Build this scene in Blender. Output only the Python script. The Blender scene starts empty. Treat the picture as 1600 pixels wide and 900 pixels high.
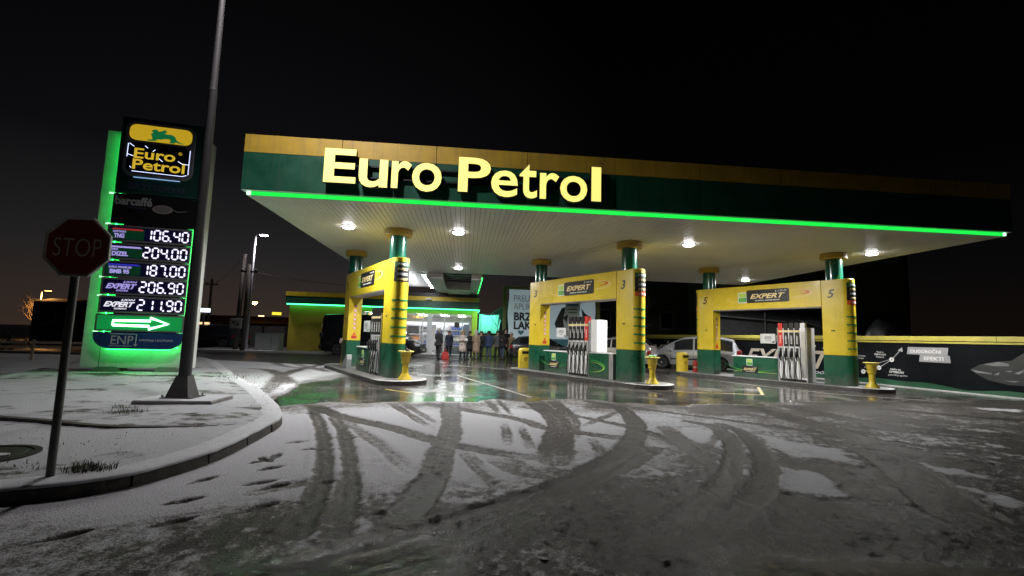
import bpy, bmesh, math, random
import numpy as np
from mathutils import Vector, Matrix
random.seed(7)
rng = np.random.default_rng(7)
D = bpy.data; SC = bpy.context.scene; COL = SC.collection
PI = math.pi
# ------------------------------------------------------------------ camera
YAW, PIT, ROL = 0.0956, 0.1040, 0.0287
def camera():
    cp, sp, cr, sr = math.cos(PIT), math.sin(PIT), math.cos(ROL), math.sin(ROL)
    fw = Vector((0, cp, sp)); up = Vector((0, -sp, cp)); rt = Vector((1, 0, 0))
    r2 = cr*rt + sr*up; u2 = -sr*rt + cr*up
    m = Matrix((r2, u2, -fw)).transposed()
    m = Matrix.Rotation(-YAW, 3, 'Z') @ m
    cam = D.cameras.new('camera'); cam.lens = 16.571; cam.sensor_width = 36; cam.clip_start = .05; cam.clip_end = 2000
    o = D.objects.new('camera', cam); COL.objects.link(o)
    o.matrix_world = Matrix.Translation((0, 0, 1.4)) @ m.to_4x4()
    SC.camera = o
camera()
# ------------------------------------------------------------------ night sky with a faint town glow low down
def world():
    w = D.worlds.new('World'); SC.world = w; w.use_nodes = True
    nt = w.node_tree; N = nt.nodes; L = nt.links
    bg = N['Background']
    tc = N.new('ShaderNodeTexCoord'); sep = N.new('ShaderNodeSeparateXYZ'); L.new(tc.outputs['Generated'], sep.inputs[0])
    ramp = N.new('ShaderNodeValToRGB'); L.new(sep.outputs['Z'], ramp.inputs[0])
    e = ramp.color_ramp.elements
    e[0].position = 0.0; e[0].color = (.040, .026, .019, 1)
    e[1].position = 0.60; e[1].color = (.0024, .0025, .0030, 1)
    k = e.new(.13); k.color = (.0185, .0172, .0180, 1)
    k = e.new(.30); k.color = (.0050, .0050, .0060, 1)
    # the town lies to the left of the forecourt: the glow fades with the angle from it
    dot = N.new('ShaderNodeVectorMath'); dot.operation = 'DOT_PRODUCT'; dot.inputs[1].default_value = (-.36, .93, .05)
    L.new(tc.outputs['Generated'], dot.inputs[0])
    mr = N.new('ShaderNodeMapRange'); mr.inputs[1].default_value = .72; mr.inputs[2].default_value = .99; mr.inputs[3].default_value = .14; mr.inputs[4].default_value = 1
    L.new(dot.outputs['Value'], mr.inputs[0])
    mx = N.new('ShaderNodeMix'); mx.data_type = 'RGBA'; mx.blend_type = 'MULTIPLY'; mx.inputs[0].default_value = 1
    L.new(ramp.outputs[0], mx.inputs[6]); L.new(mr.outputs[0], mx.inputs[7])
    L.new(mx.outputs[2], bg.inputs[0]); bg.inputs[1].default_value = 1
world()
SC.view_settings.view_transform = 'Standard'; SC.view_settings.look = 'None'
SC.view_settings.exposure = 0; SC.view_settings.gamma = 1
SC.render.engine = 'CYCLES'
SC.cycles.max_bounces = 6; SC.cycles.diffuse_bounces = 3; SC.cycles.glossy_bounces = 3; SC.cycles.transmission_bounces = 4
SC.cycles.caustics_reflective = False; SC.cycles.caustics_refractive = False
SC.cycles.sample_clamp_indirect = 6
# ------------------------------------------------------------------ materials
MATS = {}
def M(name, col=(.5, .5, .5), rough=.5, metal=0, var=.12, vs=2.5, bump=0, bs=40, em=None, es=0, coat=0, rvar=0, alpha=1, trans=0, spec=.5, streak=0, splash=0):
    if name in MATS: return MATS[name]
    m = D.materials.new(name); m.use_nodes = True; MATS[name] = m
    nt = m.node_tree; N = nt.nodes; L = nt.links; b = N['Principled BSDF']
    b.inputs['Roughness'].default_value = rough; b.inputs['Metallic'].default_value = metal
    b.inputs['Base Color'].default_value = (*col, 1)
    b.inputs['Specular IOR Level'].default_value = spec
    if coat: b.inputs['Coat Weight'].default_value = coat; b.inputs['Coat Roughness'].default_value = .08
    if trans: b.inputs['Transmission Weight'].default_value = trans
    if alpha < 1: b.inputs['Alpha'].default_value = alpha
    geo = N.new('ShaderNodeNewGeometry')
    if var or rvar:
        n = N.new('ShaderNodeTexNoise'); n.inputs['Scale'].default_value = vs; n.inputs['Detail'].default_value = 7; n.inputs['Roughness'].default_value = .65
        L.new(geo.outputs['Position'], n.inputs['Vector'])
        mr = N.new('ShaderNodeMapRange'); mr.inputs[1].default_value = .3; mr.inputs[2].default_value = .7; mr.inputs[3].default_value = 1-var; mr.inputs[4].default_value = 1+var*.6
        L.new(n.outputs[0], mr.inputs[0])
        mx = N.new('ShaderNodeMix'); mx.data_type = 'RGBA'; mx.blend_type = 'MULTIPLY'; mx.inputs[0].default_value = 1; mx.inputs[6].default_value = (*col, 1)
        L.new(mr.outputs[0], mx.inputs[7]); L.new(mx.outputs[2], b.inputs['Base Color'])
        if rvar:
            m2 = N.new('ShaderNodeMapRange'); m2.inputs[1].default_value = .3; m2.inputs[2].default_value = .7; m2.inputs[3].default_value = max(.02, rough-rvar); m2.inputs[4].default_value = min(1, rough+rvar)
            L.new(n.outputs[0], m2.inputs[0]); L.new(m2.outputs[0], b.inputs['Roughness'])
    if streak or splash:      # run-down dirt streaks, and salt and mud splashes near the ground
        src = b.inputs['Base Color'].links[0].from_socket if b.inputs['Base Color'].links else None
        mp = N.new('ShaderNodeMapping'); mp.inputs['Scale'].default_value = (9, 9, .55) if streak else (7, 7, 4); L.new(geo.outputs['Position'], mp.inputs[0])
        n = N.new('ShaderNodeTexNoise'); n.inputs['Scale'].default_value = 1; n.inputs['Detail'].default_value = 6; n.inputs['Roughness'].default_value = .7; L.new(mp.outputs[0], n.inputs['Vector'])
        mr = N.new('ShaderNodeMapRange'); mr.inputs[1].default_value = .50; mr.inputs[2].default_value = .74; mr.inputs[3].default_value = 0; mr.inputs[4].default_value = streak or splash
        f = n.outputs[0]
        if splash:
            sp = N.new('ShaderNodeSeparateXYZ'); L.new(geo.outputs['Position'], sp.inputs[0]); hz = N.new('ShaderNodeMapRange'); hz.inputs[1].default_value = .1; hz.inputs[2].default_value = .75; hz.inputs[3].default_value = .28; hz.inputs[4].default_value = -.12
            L.new(sp.outputs[2], hz.inputs[0]); ad = N.new('ShaderNodeMath'); L.new(f, ad.inputs[0]); L.new(hz.outputs[0], ad.inputs[1]); f = ad.outputs[0]
        L.new(f, mr.inputs[0]); mx = N.new('ShaderNodeMix'); mx.data_type = 'RGBA'; L.new(mr.outputs[0], mx.inputs[0])
        if src: L.new(src, mx.inputs[6])
        else: mx.inputs[6].default_value = (*col, 1)
        mx.inputs[7].default_value = (.10, .095, .085, 1); L.new(mx.outputs[2], b.inputs['Base Color'])
    if bump:
        n = N.new('ShaderNodeTexNoise'); n.inputs['Scale'].default_value = bs; n.inputs['Detail'].default_value = 6
        L.new(geo.outputs['Position'], n.inputs['Vector'])
        bp = N.new('ShaderNodeBump'); bp.inputs['Strength'].default_value = bump; bp.inputs['Distance'].default_value = .02
        L.new(n.outputs[0], bp.inputs['Height']); L.new(bp.outputs[0], b.inputs['Normal'])
    if em:
        b.inputs['Emission Color'].default_value = (*em, 1); b.inputs['Emission Strength'].default_value = es
    return m
YEL = M('yellow_panel', (.66, .49, .025), .38, var=.12, vs=2.2, rvar=.12, streak=.2)
YEL_OLD = M('yellow_fascia_paint', (.50, .33, .03), .5, var=.2, vs=1.5, streak=.5)
GRN = M('green_panel', (.008, .085, .042), .35, var=.2, vs=1.8, rvar=.12, splash=.55)
GRN_F = M('green_fascia', (.008, .085, .045), .4, var=.25, vs=1.5, rvar=.1, streak=.3)
GRN_COL = M('green_column_paint', (.010, .10, .065), .22, var=.12, coat=.4)
COLLAR = M('collar_paint', (.46, .30, .045), .45, var=.15)
WHITE = M('white_enamel', (.72, .72, .72), .35, var=.08)
WHITE_D = M('white_dirty', (.55, .56, .55), .5, var=.18, vs=3)
BLACK = M('black_plastic', (.012, .012, .013), .4, var=.1)
BLACKV = M('black_print', (.014, .014, .015), .45, var=0)
RUBBER = M('black_rubber', (.012, .012, .012), .65, var=.1)
GREY = M('grey_metal', (.30, .31, .32), .4, .7, var=.15)
DGREY = M('dark_grey_metal', (.07, .07, .075), .5, .4, var=.15)
STEEL = M('galvanised_steel', (.36, .36, .38), .42, .75, var=.22, vs=8, rvar=.1)
WPRINT = M('white_print', (.75, .75, .73), .5, var=0)
GPRINT = M('green_print', (.02, .30, .05), .45, var=0)
GPRINTD = M('dark_green_print', (.01, .11, .04), .45, var=0)
RPRINT = M('red_print', (.55, .03, .02), .45, var=0)
LPRINT = M('lime_print', (.42, .60, .09), .45, var=0)
CREAM = M('cream_print', (.78, .62, .30), .45, var=0)
SNOW = M('snow', (.50, .51, .53), .8, var=.12, vs=9, bump=.5, bs=60)
CONC = M('concrete', (.17, .165, .155), .75, var=.35, vs=5, bump=.5, bs=60)
KERBM = M('kerb_concrete', (.070, .061, .052), .8, var=.65, vs=9, bump=.6, bs=50)
def E(name, col, s): return M('glow_'+name, (.02, .02, .02), .5, var=0, em=col, es=s)
# ------------------------------------------------------------------ object helpers
def link(o): COL.objects.link(o); return o
def tag(o, label=None, cat=None, group=None, kind=None):
    if label: o['label'] = label
    if cat: o['category'] = cat
    if group: o['group'] = group
    if kind: o['kind'] = kind
    return o
def empty(name, loc=(0, 0, 0), rz=0, label=None, cat=None, group=None):
    o = link(D.objects.new(name, None)); o.empty_display_size = .2
    o.location = loc; o.rotation_euler = (0, 0, rz)
    return tag(o, label, cat, group)
def add(name, me, parent=None, loc=None):
    o = link(D.objects.new(name, me)); o.parent = parent
    if loc is not None: o.location = loc
    return o
def copy_tree(o, parent=None):
    c = o.copy(); COL.objects.link(c); c.parent = parent
    for ch in list(o.children): copy_tree(ch, c)
    return c
def frame(o, x, y):
    x = Vector(x).normalized(); y = Vector(y).normalized(); z = x.cross(y)
    m = Matrix((x, y, z)).transposed().to_4x4(); m.translation = Vector(o); return m
class MB:
    def __init__(s): s.v = []; s.f = []; s.T = Matrix()
    def add(s, vs, fs):
        k = len(s.v); s.v += [tuple(s.T @ Vector(p)) for p in vs]; s.f += [tuple(i+k for i in f) for f in fs]; return s
    def box(s, x0, x1, y0, y1, z0, z1):
        return s.add([(x0,y0,z0),(x1,y0,z0),(x1,y1,z0),(x0,y1,z0),(x0,y0,z1),(x1,y0,z1),(x1,y1,z1),(x0,y1,z1)],
                     [(3,2,1,0),(4,5,6,7),(0,1,5,4),(1,2,6,5),(2,3,7,6),(3,0,4,7)])
    def prism(s, pts, z0, z1):
        n = len(pts); A = sum(pts[i][0]*pts[(i+1)%n][1]-pts[(i+1)%n][0]*pts[i][1] for i in range(n))
        if A < 0: pts = pts[::-1]
        return s.add([(x, y, z0) for x, y in pts]+[(x, y, z1) for x, y in pts],
                     [tuple(range(n-1, -1, -1)), tuple(range(n, 2*n))]+[(i, (i+1) % n, n+(i+1) % n, n+i) for i in range(n)])
    def lathe(s, prof, n=24, c=(0, 0, 0)):
        vs = []; fs = []
        for r, z in prof:
            for i in range(n):
                a = 2*PI*i/n; vs.append((c[0]+r*math.cos(a), c[1]+r*math.sin(a), c[2]+z))
        for j in range(len(prof)-1):
            for i in range(n): fs.append((j*n+i, j*n+(i+1) % n, (j+1)*n+(i+1) % n, (j+1)*n+i))
        fs.append(tuple(range(n-1, -1, -1))); fs.append(tuple((len(prof)-1)*n+i for i in range(n)))
        return s.add(vs, fs)
    def cyl(s, r, z0, z1, n=20, c=(0, 0), r2=None): return s.lathe([(r, z0), (r if r2 is None else r2, z1)], n, (c[0], c[1], 0))
    def tube(s, pts, r, n=8, close=True):
        pts = [Vector(p) for p in pts]; m = len(pts); rs = r if isinstance(r, (list, tuple)) else [r]*m
        vs = []; fs = []; prev = None
        for i, p in enumerate(pts):
            t = (pts[min(i+1, m-1)]-pts[max(i-1, 0)]).normalized()
            if prev is None:
                a = Vector((0, 0, 1)) if abs(t.z) < .9 else Vector((1, 0, 0)); u = t.cross(a).normalized()
            else: u = (prev - t*prev.dot(t)).normalized()
            prev = u; w = t.cross(u)
            for k in range(n):
                q = 2*PI*k/n; vs.append(tuple(p+rs[i]*(math.cos(q)*u+math.sin(q)*w)))
        for i in range(m-1):
            for k in range(n): fs.append((i*n+k, i*n+(k+1) % n, (i+1)*n+(k+1) % n, (i+1)*n+k))
        if close: fs.append(tuple(range(n-1, -1, -1))); fs.append(tuple((m-1)*n+k for k in range(n)))
        return s.add(vs, fs)
    def mesh(s, name, mat, smooth=False):
        me = D.meshes.new(name); me.from_pydata(s.v, [], s.f); me.validate()
        bm = bmesh.new(); bm.from_mesh(me); bmesh.ops.recalc_face_normals(bm, faces=bm.faces); bm.to_mesh(me); bm.free()
        if mat: me.materials.append(mat)
        if smooth:
            me.polygons.foreach_set('use_smooth', [True]*len(me.polygons))
            if smooth == 'auto': me.set_sharp_from_angle(angle=math.radians(38))
        return me
    def build(s, name, mat, parent=None, loc=None, smooth=False, bevel=0, seg=2):
        o = add(name, s.mesh(name, mat, smooth), parent, loc)
        if bevel:
            b = o.modifiers.new('bevel', 'BEVEL'); b.width = bevel; b.segments = seg; b.limit_method = 'ANGLE'; b.angle_limit = math.radians(40)
        return o
def bx(name, mat, parent, x0, x1, y0, y1, z0, z1, bevel=0): return MB().box(x0, x1, y0, y1, z0, z1).build(name, mat, parent, bevel=bevel)
TXT = {}
def text_mesh(s, size=1, bold=0, ext=.004, shear=0, align='CENTER', spacing=1):
    key = (s, size, bold, ext, shear, align, spacing)
    cu = D.curves.new('t', 'FONT'); cu.body = s; cu.size = size; cu.offset = bold; cu.extrude = ext; cu.shear = shear
    cu.align_x = align; cu.align_y = 'CENTER'; cu.space_character = spacing; cu.resolution_u = 4
    ob = D.objects.new('t', cu); COL.objects.link(ob)
    dg = bpy.context.evaluated_depsgraph_get(); me = D.meshes.new_from_object(ob.evaluated_get(dg), depsgraph=dg)
    D.objects.remove(ob); D.curves.remove(cu); return me
def fit(me, w=None, hgt=None):      # scale a text mesh to a width and height, centre it
    n = len(me.vertices); a = np.zeros(n*3, np.float32); me.vertices.foreach_get('co', a); a = a.reshape(-1, 3)
    lo = a.min(0); hi = a.max(0); c = (lo+hi)/2; a[:, :2] -= c[:2]
    sx = w/(hi[0]-lo[0]) if w else None; sy = hgt/(hi[1]-lo[1]) if hgt else None
    sx = sx or sy; sy = sy or sx; a[:, 0] *= sx; a[:, 1] *= sy
    me.vertices.foreach_set('co', a.ravel()); me.update(); return me
def lettering(s, mat, parent, T, w=None, h=None, bold=0.02, ext=.003, shear=0, name='lettering', spacing=1):
    me = fit(text_mesh(s, 1, bold, ext, shear, spacing=spacing), w, h); me.materials.clear(); me.materials.append(mat); me.name = name
    o = add(name, me, parent); o.matrix_local = T; return o
def rrect(x0, x1, y0, y1, r, n=5):
    p = []
    for cx, cy, a0 in ((x1-r, y1-r, 0), (x0+r, y1-r, PI/2), (x0+r, y0+r, PI), (x1-r, y0+r, 1.5*PI)):
        for i in range(n+1): a = a0+PI/2*i/n; p.append((cx+r*math.cos(a), cy+r*math.sin(a)))
    return p
def plate(name, pts, t, mat, parent, T, bevel=0):   # flat outline with thickness t standing on the plane of T
    b = MB(); b.prism(pts, 0, t); o = b.build(name, mat, parent, bevel=bevel); o.matrix_local = T; return o
def smooth_line(P, k=8):
    P = [np.array(p, float) for p in P]
    if len(P) < 3: return [P[0]+(P[-1]-P[0])*i/k for i in range(k+1)]
    Q = [2*P[0]-P[1]]+P+[2*P[-1]-P[-2]]; out = []
    for i in range(1, len(Q)-2):
        for j in range(k):
            t = j/k; a, b, c, d = Q[i-1:i+3]
            out.append(.5*(2*b+(c-a)*t+(2*a-5*b+4*c-d)*t*t+(3*b-a-3*c+d)*t**3))
    out.append(P[-1]); return out
def up(o, x=(1, 0, 0)): return frame(o, x, (0, 0, 1))
# value noise for terrain
def vnoise(x, y, s, seed):
    r = np.random.default_rng(seed); t = r.random((256, 256)).astype(np.float32)
    x = x/s; y = y/s; xi = np.floor(x).astype(int); yi = np.floor(y).astype(int); fx = x-xi; fy = y-yi
    fx = fx*fx*(3-2*fx); fy = fy*fy*(3-2*fy); g = lambda i, j: t[(xi+i) % 256, (yi+j) % 256]
    return (g(0, 0)*(1-fx)+g(1, 0)*fx)*(1-fy)+(g(0, 1)*(1-fx)+g(1, 1)*fx)*fy
def fbm(x, y, s, seed, o=4):
    v = 0; a = .5; tot = 0
    for k in range(o): v = v+a*vnoise(x, y, s/2**k, seed+k); tot += a; a *= .5
    return v/tot
def sstep(a, b, x): t = np.clip((x-a)/(b-a), 0, 1); return t*t*(3-2*t)
def seg_dist(X, Y, P):
    d = np.full(X.shape, 1e9)
    for (ax, ay), (bx_, by) in zip(P[:-1], P[1:]):
        dx, dy = bx_-ax, by-ay; l2 = dx*dx+dy*dy+1e-9
        t = np.clip(((X-ax)*dx+(Y-ay)*dy)/l2, 0, 1); d = np.minimum(d, np.hypot(X-ax-t*dx, Y-ay-t*dy))
    return d
def in_poly(X, Y, P):
    r = np.zeros(X.shape, bool); n = len(P)
    for i in range(n):
        x1, y1 = P[i]; x2, y2 = P[(i+1) % n]
        c = ((y1 > Y) != (y2 > Y)) & (X < (x2-x1)*(Y-y1)/(y2-y1+1e-12)+x1); r ^= c
    return r
def grid_mesh(name, xs, ys, Zf, mat, attr=None, keep=None):
    X, Y = np.meshgrid(xs, ys); Z = Zf(X, Y); nx, ny = len(xs), len(ys)
    co = np.stack([X, Y, Z], -1).reshape(-1, 3).astype(np.float32)
    i = np.arange(nx-1); j = np.arange(ny-1); I, J = np.meshgrid(i, j)
    q = np.stack([J*nx+I, J*nx+I+1, (J+1)*nx+I+1, (J+1)*nx+I], -1).reshape(-1, 4)
    if keep is not None:
        k = keep((X[:-1, :-1]+X[1:, 1:])/2, (Y[:-1, :-1]+Y[1:, 1:])/2).ravel(); q = q[k]
        used = np.unique(q); re = np.full(len(co), -1); re[used] = np.arange(len(used)); co = co[used]; q = re[q]
    else: used = None
    me = D.meshes.new(name); me.vertices.add(len(co)); me.vertices.foreach_set('co', co.ravel())
    me.loops.add(q.size); me.loops.foreach_set('vertex_index', q.ravel().astype(np.int32))
    me.polygons.add(len(q)); me.polygons.foreach_set('loop_start', np.arange(0, q.size, 4, dtype=np.int32)); me.polygons.foreach_set('loop_total', np.full(len(q), 4, np.int32))
    me.polygons.foreach_set('use_smooth', np.ones(len(q), bool)); me.update(); me.validate()
    if attr:
        for an, f in attr.items():
            v = f(X, Y).ravel().astype(np.float32); v = v if used is None else v[used]
            a = me.attributes.new(an, 'FLOAT', 'POINT'); a.data.foreach_set('value', v)
    me.materials.append(mat); return add(name, me)
# ================================================================== GROUND
TRACKS = [
 ([(-2.76,9.18),(-2.04,7.27),(-1.61,5.96),(-1.36,5.06),(-1.21,4.28),(-1.11,3.5)],.19,1),
 ([(-2.15,8.3),(-1.69,7.11),(-1.31,5.85),(-1.08,4.98),(-.92,4.16),(-.81,3.5)],.19,1),
 ([(-2.97,9.62),(-2.06,8.31),(-1.04,7.32),(-.34,6.46),(.16,6.01),(.8,5.61)],.30,1),
 ([(-.27,10.84),(-.16,7.19),(-.23,5.76),(-.27,4.82),(-.37,4.04),(-.52,3.3)],.34,1),
 ([(-2.1,8.31),(-1.16,6.5),(-.49,4.98)],.2,.6), ([(-1.41,9.78),(-.47,7.35)],.16,.8), ([(-1.25,9.97),(-.3,7.46)],.14,.7),
 ([(-1.29,10.33),(.86,8.28),(1.27,7.44),(1.94,6.93),(2.34,6.62)],.28,.8),
 ([(.49,10.94),(.68,8.64)],.12,.8), ([(.78,10.77),(.89,8.53)],.10,.8), ([(.7,7.82),(.61,6.28)],.16,.8), ([(.93,7.62),(.88,6.09)],.14,.8),
 ([(-.02,6.0),(.19,5.07),(.34,4.59)],.16,.7), ([(.07,6.0),(.26,4.98)],.14,.7),
 ([(1.54,10.66),(1.63,8.1),(1.29,6.44),(1.07,5.46)],.45,.9), ([(2.0,10.51),(1.9,8.35),(1.54,6.75)],.3,.7),
 ([(2.85,10.61),(3.18,9.57),(2.98,8.18),(2.64,7.14),(2.11,6.05),(1.61,5.36),(.98,4.59),(.32,4.03),(-.13,3.6),(-.49,3.3),(-.82,3.08),(-1.02,2.99)],.3,1.2),
 ([(2.46,6.06),(1.9,5.36),(1.5,4.98),(1.01,4.41),(.51,3.92),(.08,3.55),(-.3,3.26),(-.59,3.07)],.26,1.1),
 ([(3.96,8.13),(4.17,7.7),(3.93,6.84),(3.43,5.83),(3.06,5.27),(2.63,4.66),(2.13,4.11),(1.59,3.6),(1.17,3.24)],.22,1.45),
 ([(4.43,7.93),(4.38,7.21),(4.01,6.23),(3.56,5.38),(3.04,4.65),(2.60,4.17),(2.06,3.68),(1.5,3.24)],.22,1.45),
 ([(4.45,7.82),(3.77,6.84),(2.96,5.82),(2.51,5.47)],.16,.6), ([(3.27,7.55),(3.16,6.5),(3.46,5.71),(4.03,5.28),(4.64,5.09)],.26,.7),
 ([(3.62,5.38),(3.99,5.23),(3.96,4.65),(3.77,4.15),(3.81,3.85)],.2,.8),
 ([(6.46,11.22),(6.25,8.15),(6.04,6.44),(6.15,5.52),(6.45,5.0)],.55,1), ([(5.5,5.87),(4.92,4.82),(4.3,3.85),(4.28,3.35)],.55,1.1),
 ([(2.74,4.3),(3.09,4.07),(3.5,3.86),(4.2,3.79)],.4,1), ([(7.36,10.7),(7.52,7.99),(9.14,7.04)],.5,.9), ([(8.98,10.87),(10.12,9.52),(11.35,8.73)],.4,.8),
 ([(3.4,9.8),(5.2,7.9),(6.3,6.6),(7.2,5.9)],.24,.9), ([(4.6,9.9),(6.6,8.0),(8.6,6.6)],.22,.8), ([(1.2,9.6),(2.5,7.9),(2.95,6.4),(2.75,5.0),(2.2,4.0)],.2,.7), ([(-1.09,4.9),(-1.74,4.4)],.22,.9), ([(-1.16,5.43),(-.74,5.33)],.08,.6), ([(.38,5.77),(.65,5.07),(.99,4.98)],.4,.6),
 ([(1.82,6.61),(1.68,5.57)],.14,.8), ([(1.86,7.47),(2.88,8.95)],.12,.6),
 ([(-4.47,10.93),(-4.73,12.34),(-5.86,16.63),(-6.07,22.17)],.4,.7), ([(-8.07,18.29),(-6.74,17.48),(-4.37,12.98)],.4,.7), ([(-7.45,21.62),(-4.48,17.01)],.4,.6),
 ([(-8.6,22.5),(-6.9,19.5),(-5.2,19.2),(-3.0,21.5)],.4,.6)]
FOOT = [(-2.11,5.42,.9),(-2.04,5.62,1.7),(-1.9,5.15,.8),(-2.35,4.75,1.1),(-2.2,4.2,.7),(-1.55,4.05,.9),(-1.25,4.7,.3),(-2.05,6.33,.5),(-1.64,4.57,.9),(-1.2,4.16,.2),(-1.81,4.67,.6),(-2.04,3.76,.7),(-2.58,3.54,.8),(-2.09,5.48,2.4),(-1.75,5.95,.3),(-1.45,6.6,.6),(4.25,4.55,1.2),(4.1,4.62,1.5),(-.55,3.9,.4)]
PATCH = [[(4.53,7.13),(5.02,6.56),(5.17,6.13),(4.76,5.19),(4.44,5.34),(3.96,5.78)],[(3.55,5.33),(3.99,5.08),(3.86,4.5),(3.71,4.09),(3.47,4.05),(2.91,4.43)],
 [(3.47,7.56),(3.98,7.9),(4.01,7.2),(3.52,6.09),(3.14,5.59),(3.16,6.5)],[(2.96,5.59),(3.08,5.37),(2.76,4.82),(2.61,4.66)],[(3.08,5.08),(3.38,5.38),(3.22,5.08),(2.79,4.58)],
 [(5.45,5.74),(5.65,5.51),(5.94,4.81),(5.31,4.9)],[(5.12,4.49),(5.31,4.13),(4.84,3.78),(4.84,4.07)],[(12.5,10.82),(13.63,10.45),(12.77,9.8),(12.1,10.2)],[(6.6,11.24),(7.4,11.12),(7.52,9.38),(6.92,9.75)]]
KERB = [(-14,.6),(-9,1.9),(-5.6,3.3),(-4.3,3.75),(-3.45,4.08),(-2.98,4.32),(-2.7,4.75),(-2.55,5.42),(-2.55,6.3),(-2.6,7.13),(-2.72,7.61),(-3.0,8.28),(-3.49,9.22),(-4.35,10.79),(-5.27,12.3),(-6.49,14.28),(-8.56,17.83),(-10.34,20.7),(-11.6,21.9),(-13.2,21.6),(-14.4,19.5)]
KC = smooth_line(KERB, 10)
VERGE_POLY = [tuple(p) for p in KC]+[(-12.3,16.4),(-11.5,14.1),(-10.6,12.0),(-14,10.4),(-30,4),(-30,.2)]
def wet_edge(X): return np.interp(X, [-8,-3.6,-1.3,1.1,4,7.7,10,14,20], [30,9.25,10.3,10.25,10.1,10.7,11.4,12.0,12.4])
def ground_fields(X, Y):
    n1 = fbm(X, Y, 2.6, 3, 4); n2 = fbm(X, Y, .5, 11, 4); n3 = fbm(X, Y, 9, 21, 3)
    # cover of fresh snow: full to the left, thinning to churned slush in front and to the right
    S = .95 - .48*sstep(5.3, 3.9, Y-.12*X)*sstep(-2.4, -.2, X) - .24*sstep(1.8, 3.4, X+.15*(Y-6))-.16*sstep(4.2, 6.0, X) - .10*sstep(5.5, 9, X) - .34*sstep(4.5, 3.3, Y)*sstep(.4, -1.5, X)
    S = np.maximum(S, .45) + (n1-.5)*.30 - .04*sstep(4.6, 3.2, Y)*sstep(-1, 1.5, X)
    S -= .14*sstep(.2, 1.2, X)*sstep(8, 5.6, Y)
    pm = np.zeros(X.shape)
    for P in PATCH:
        d = seg_dist(X, Y, P+[P[0]]); ins = in_poly(X, Y, P); sd = np.where(ins, d, -d)
        pm = np.maximum(pm, sstep(-.10, .16, sd+(n2-.5)*.34+(fbm(X, Y, .22, 91, 3)-.5)*.22))
    S = np.maximum(S, pm*(.84+.25*(n2-.5)))
    T = np.zeros(X.shape); H = np.zeros(X.shape)
    for i, (P, w, s) in enumerate(TRACKS):
        P = smooth_line(P, 6); xs = [p[0] for p in P]; ys = [p[1] for p in P]
        m = (X > min(xs)-.8) & (X < max(xs)+.8) & (Y > min(ys)-.8) & (Y < max(ys)+.8)
        if not m.any(): continue
        d = seg_dist(X[m], Y[m], P)+(n2[m]-.5)*.05+(fbm(X[m], Y[m], .11, 95, 2)-.5)*.05; ends = np.minimum(np.hypot(X[m]-P[0][0], Y[m]-P[0][1]), np.hypot(X[m]-P[-1][0], Y[m]-P[-1][1]))
        t = s*sstep(w*.5+.035, w*.5-.035, d)*(.35+.65*sstep(.0, .7, ends+(n1[m]-.5)*.6)); T[m] = np.maximum(T[m], t)
        # a faint unpacked ridge down the middle of each tyre mark and a squeezed-up lip at its sides
        H[m] += .006*np.exp(-((d-w*.5-.05)/.04)**2)*s - .006*t
        T[m] -= .16*t*np.exp(-(d/.03)**2)+.07*t*np.cos(d*2*PI/.075)
    for x, y, r in FOOT:
        m = (abs(X-x) < .4) & (abs(Y-y) < .4)
        if m.any():
            u = (X[m]-x)*math.cos(r)+(Y[m]-y)*math.sin(r); v = -(X[m]-x)*math.sin(r)+(Y[m]-y)*math.cos(r)
            wd = .045+.012*np.cos(u*18); d = np.sqrt((u/.15)**2+(v/wd)**2); k = sstep(1.15, .8, d)*np.where((u > -.055) & (u < -.03), .5, 1)
            T[m] = np.maximum(T[m], 1.25*k); H[m] -= .010*k
    ck3 = fbm(X, Y, .7, 83, 3); we = wet_edge(X)+(n1-.5)*1.8+(n2-.5)*.6+(ck3-.5)*1.0
    W = sstep(-.15, .45, Y-we); S = S-.34*sstep(-2.2, -.1, Y-we)*(1-sstep(-3.4, -4.6, X-.25*(Y-13)))
    left = sstep(-4.0, -5.6, X-.25*(Y-13)+(n2-.5)*.8)          # the drive behind the sign keeps its snow
    W = np.where(Y > 9, np.maximum(W*(1-left), 0), W)
    W = np.maximum(W, sstep(13.5, 15, Y)*(1-left))
    S = np.where(X < -3, np.maximum(S, left*(.36+.5*(n1-.5)*2+.5*(n2-.5))), S)
    # the road beyond the drive, brown melt water
    road = sstep(22.6, 23.6, Y+.35*(X+12)); S = S*(1-road*.85); 
    dark = sstep(3.25, 2.85, Y+.12*(X-2.2)+(n2-.5)*.3)*sstep(1.3, 2.2, X)    # water lying near the lens, right
    dark = np.maximum(dark, sstep(.4, -.1, seg_dist(X, Y, [(-1.2,2.95),(-.7,3.02),(-.3,3.2)])-.12))
    S = S - .35*dark
    slm = np.clip(1-abs(S-.42)/.40, 0, 1)*(1-W); ck = fbm(X, Y, .16, 81, 3); ck2 = fbm(X*1.3, Y*.9, .06, 82, 2); ck3 = fbm(X, Y, .7, 83, 3)
    S = S+slm*(ck3-.5)*.55; nz = slm*sstep(11, 6, Y)*np.clip((ck-.5)*1.1+(ck2-.5)*.95, -.21, .34)
    lev = np.clip(S-.60*T*(.50+.50*sstep(.35, .75, S))+nz*(1-.4*np.clip(T, 0, 1)), .13*(1-dark), 1.1)
    return lev, np.clip(W, 0, 1), T, H, n1, n2, dark
_cache = {}
def gf(X, Y):
    k = X.shape
    if k not in _cache: _cache[k] = ground_fields(X, Y)
    return _cache[k]
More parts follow.
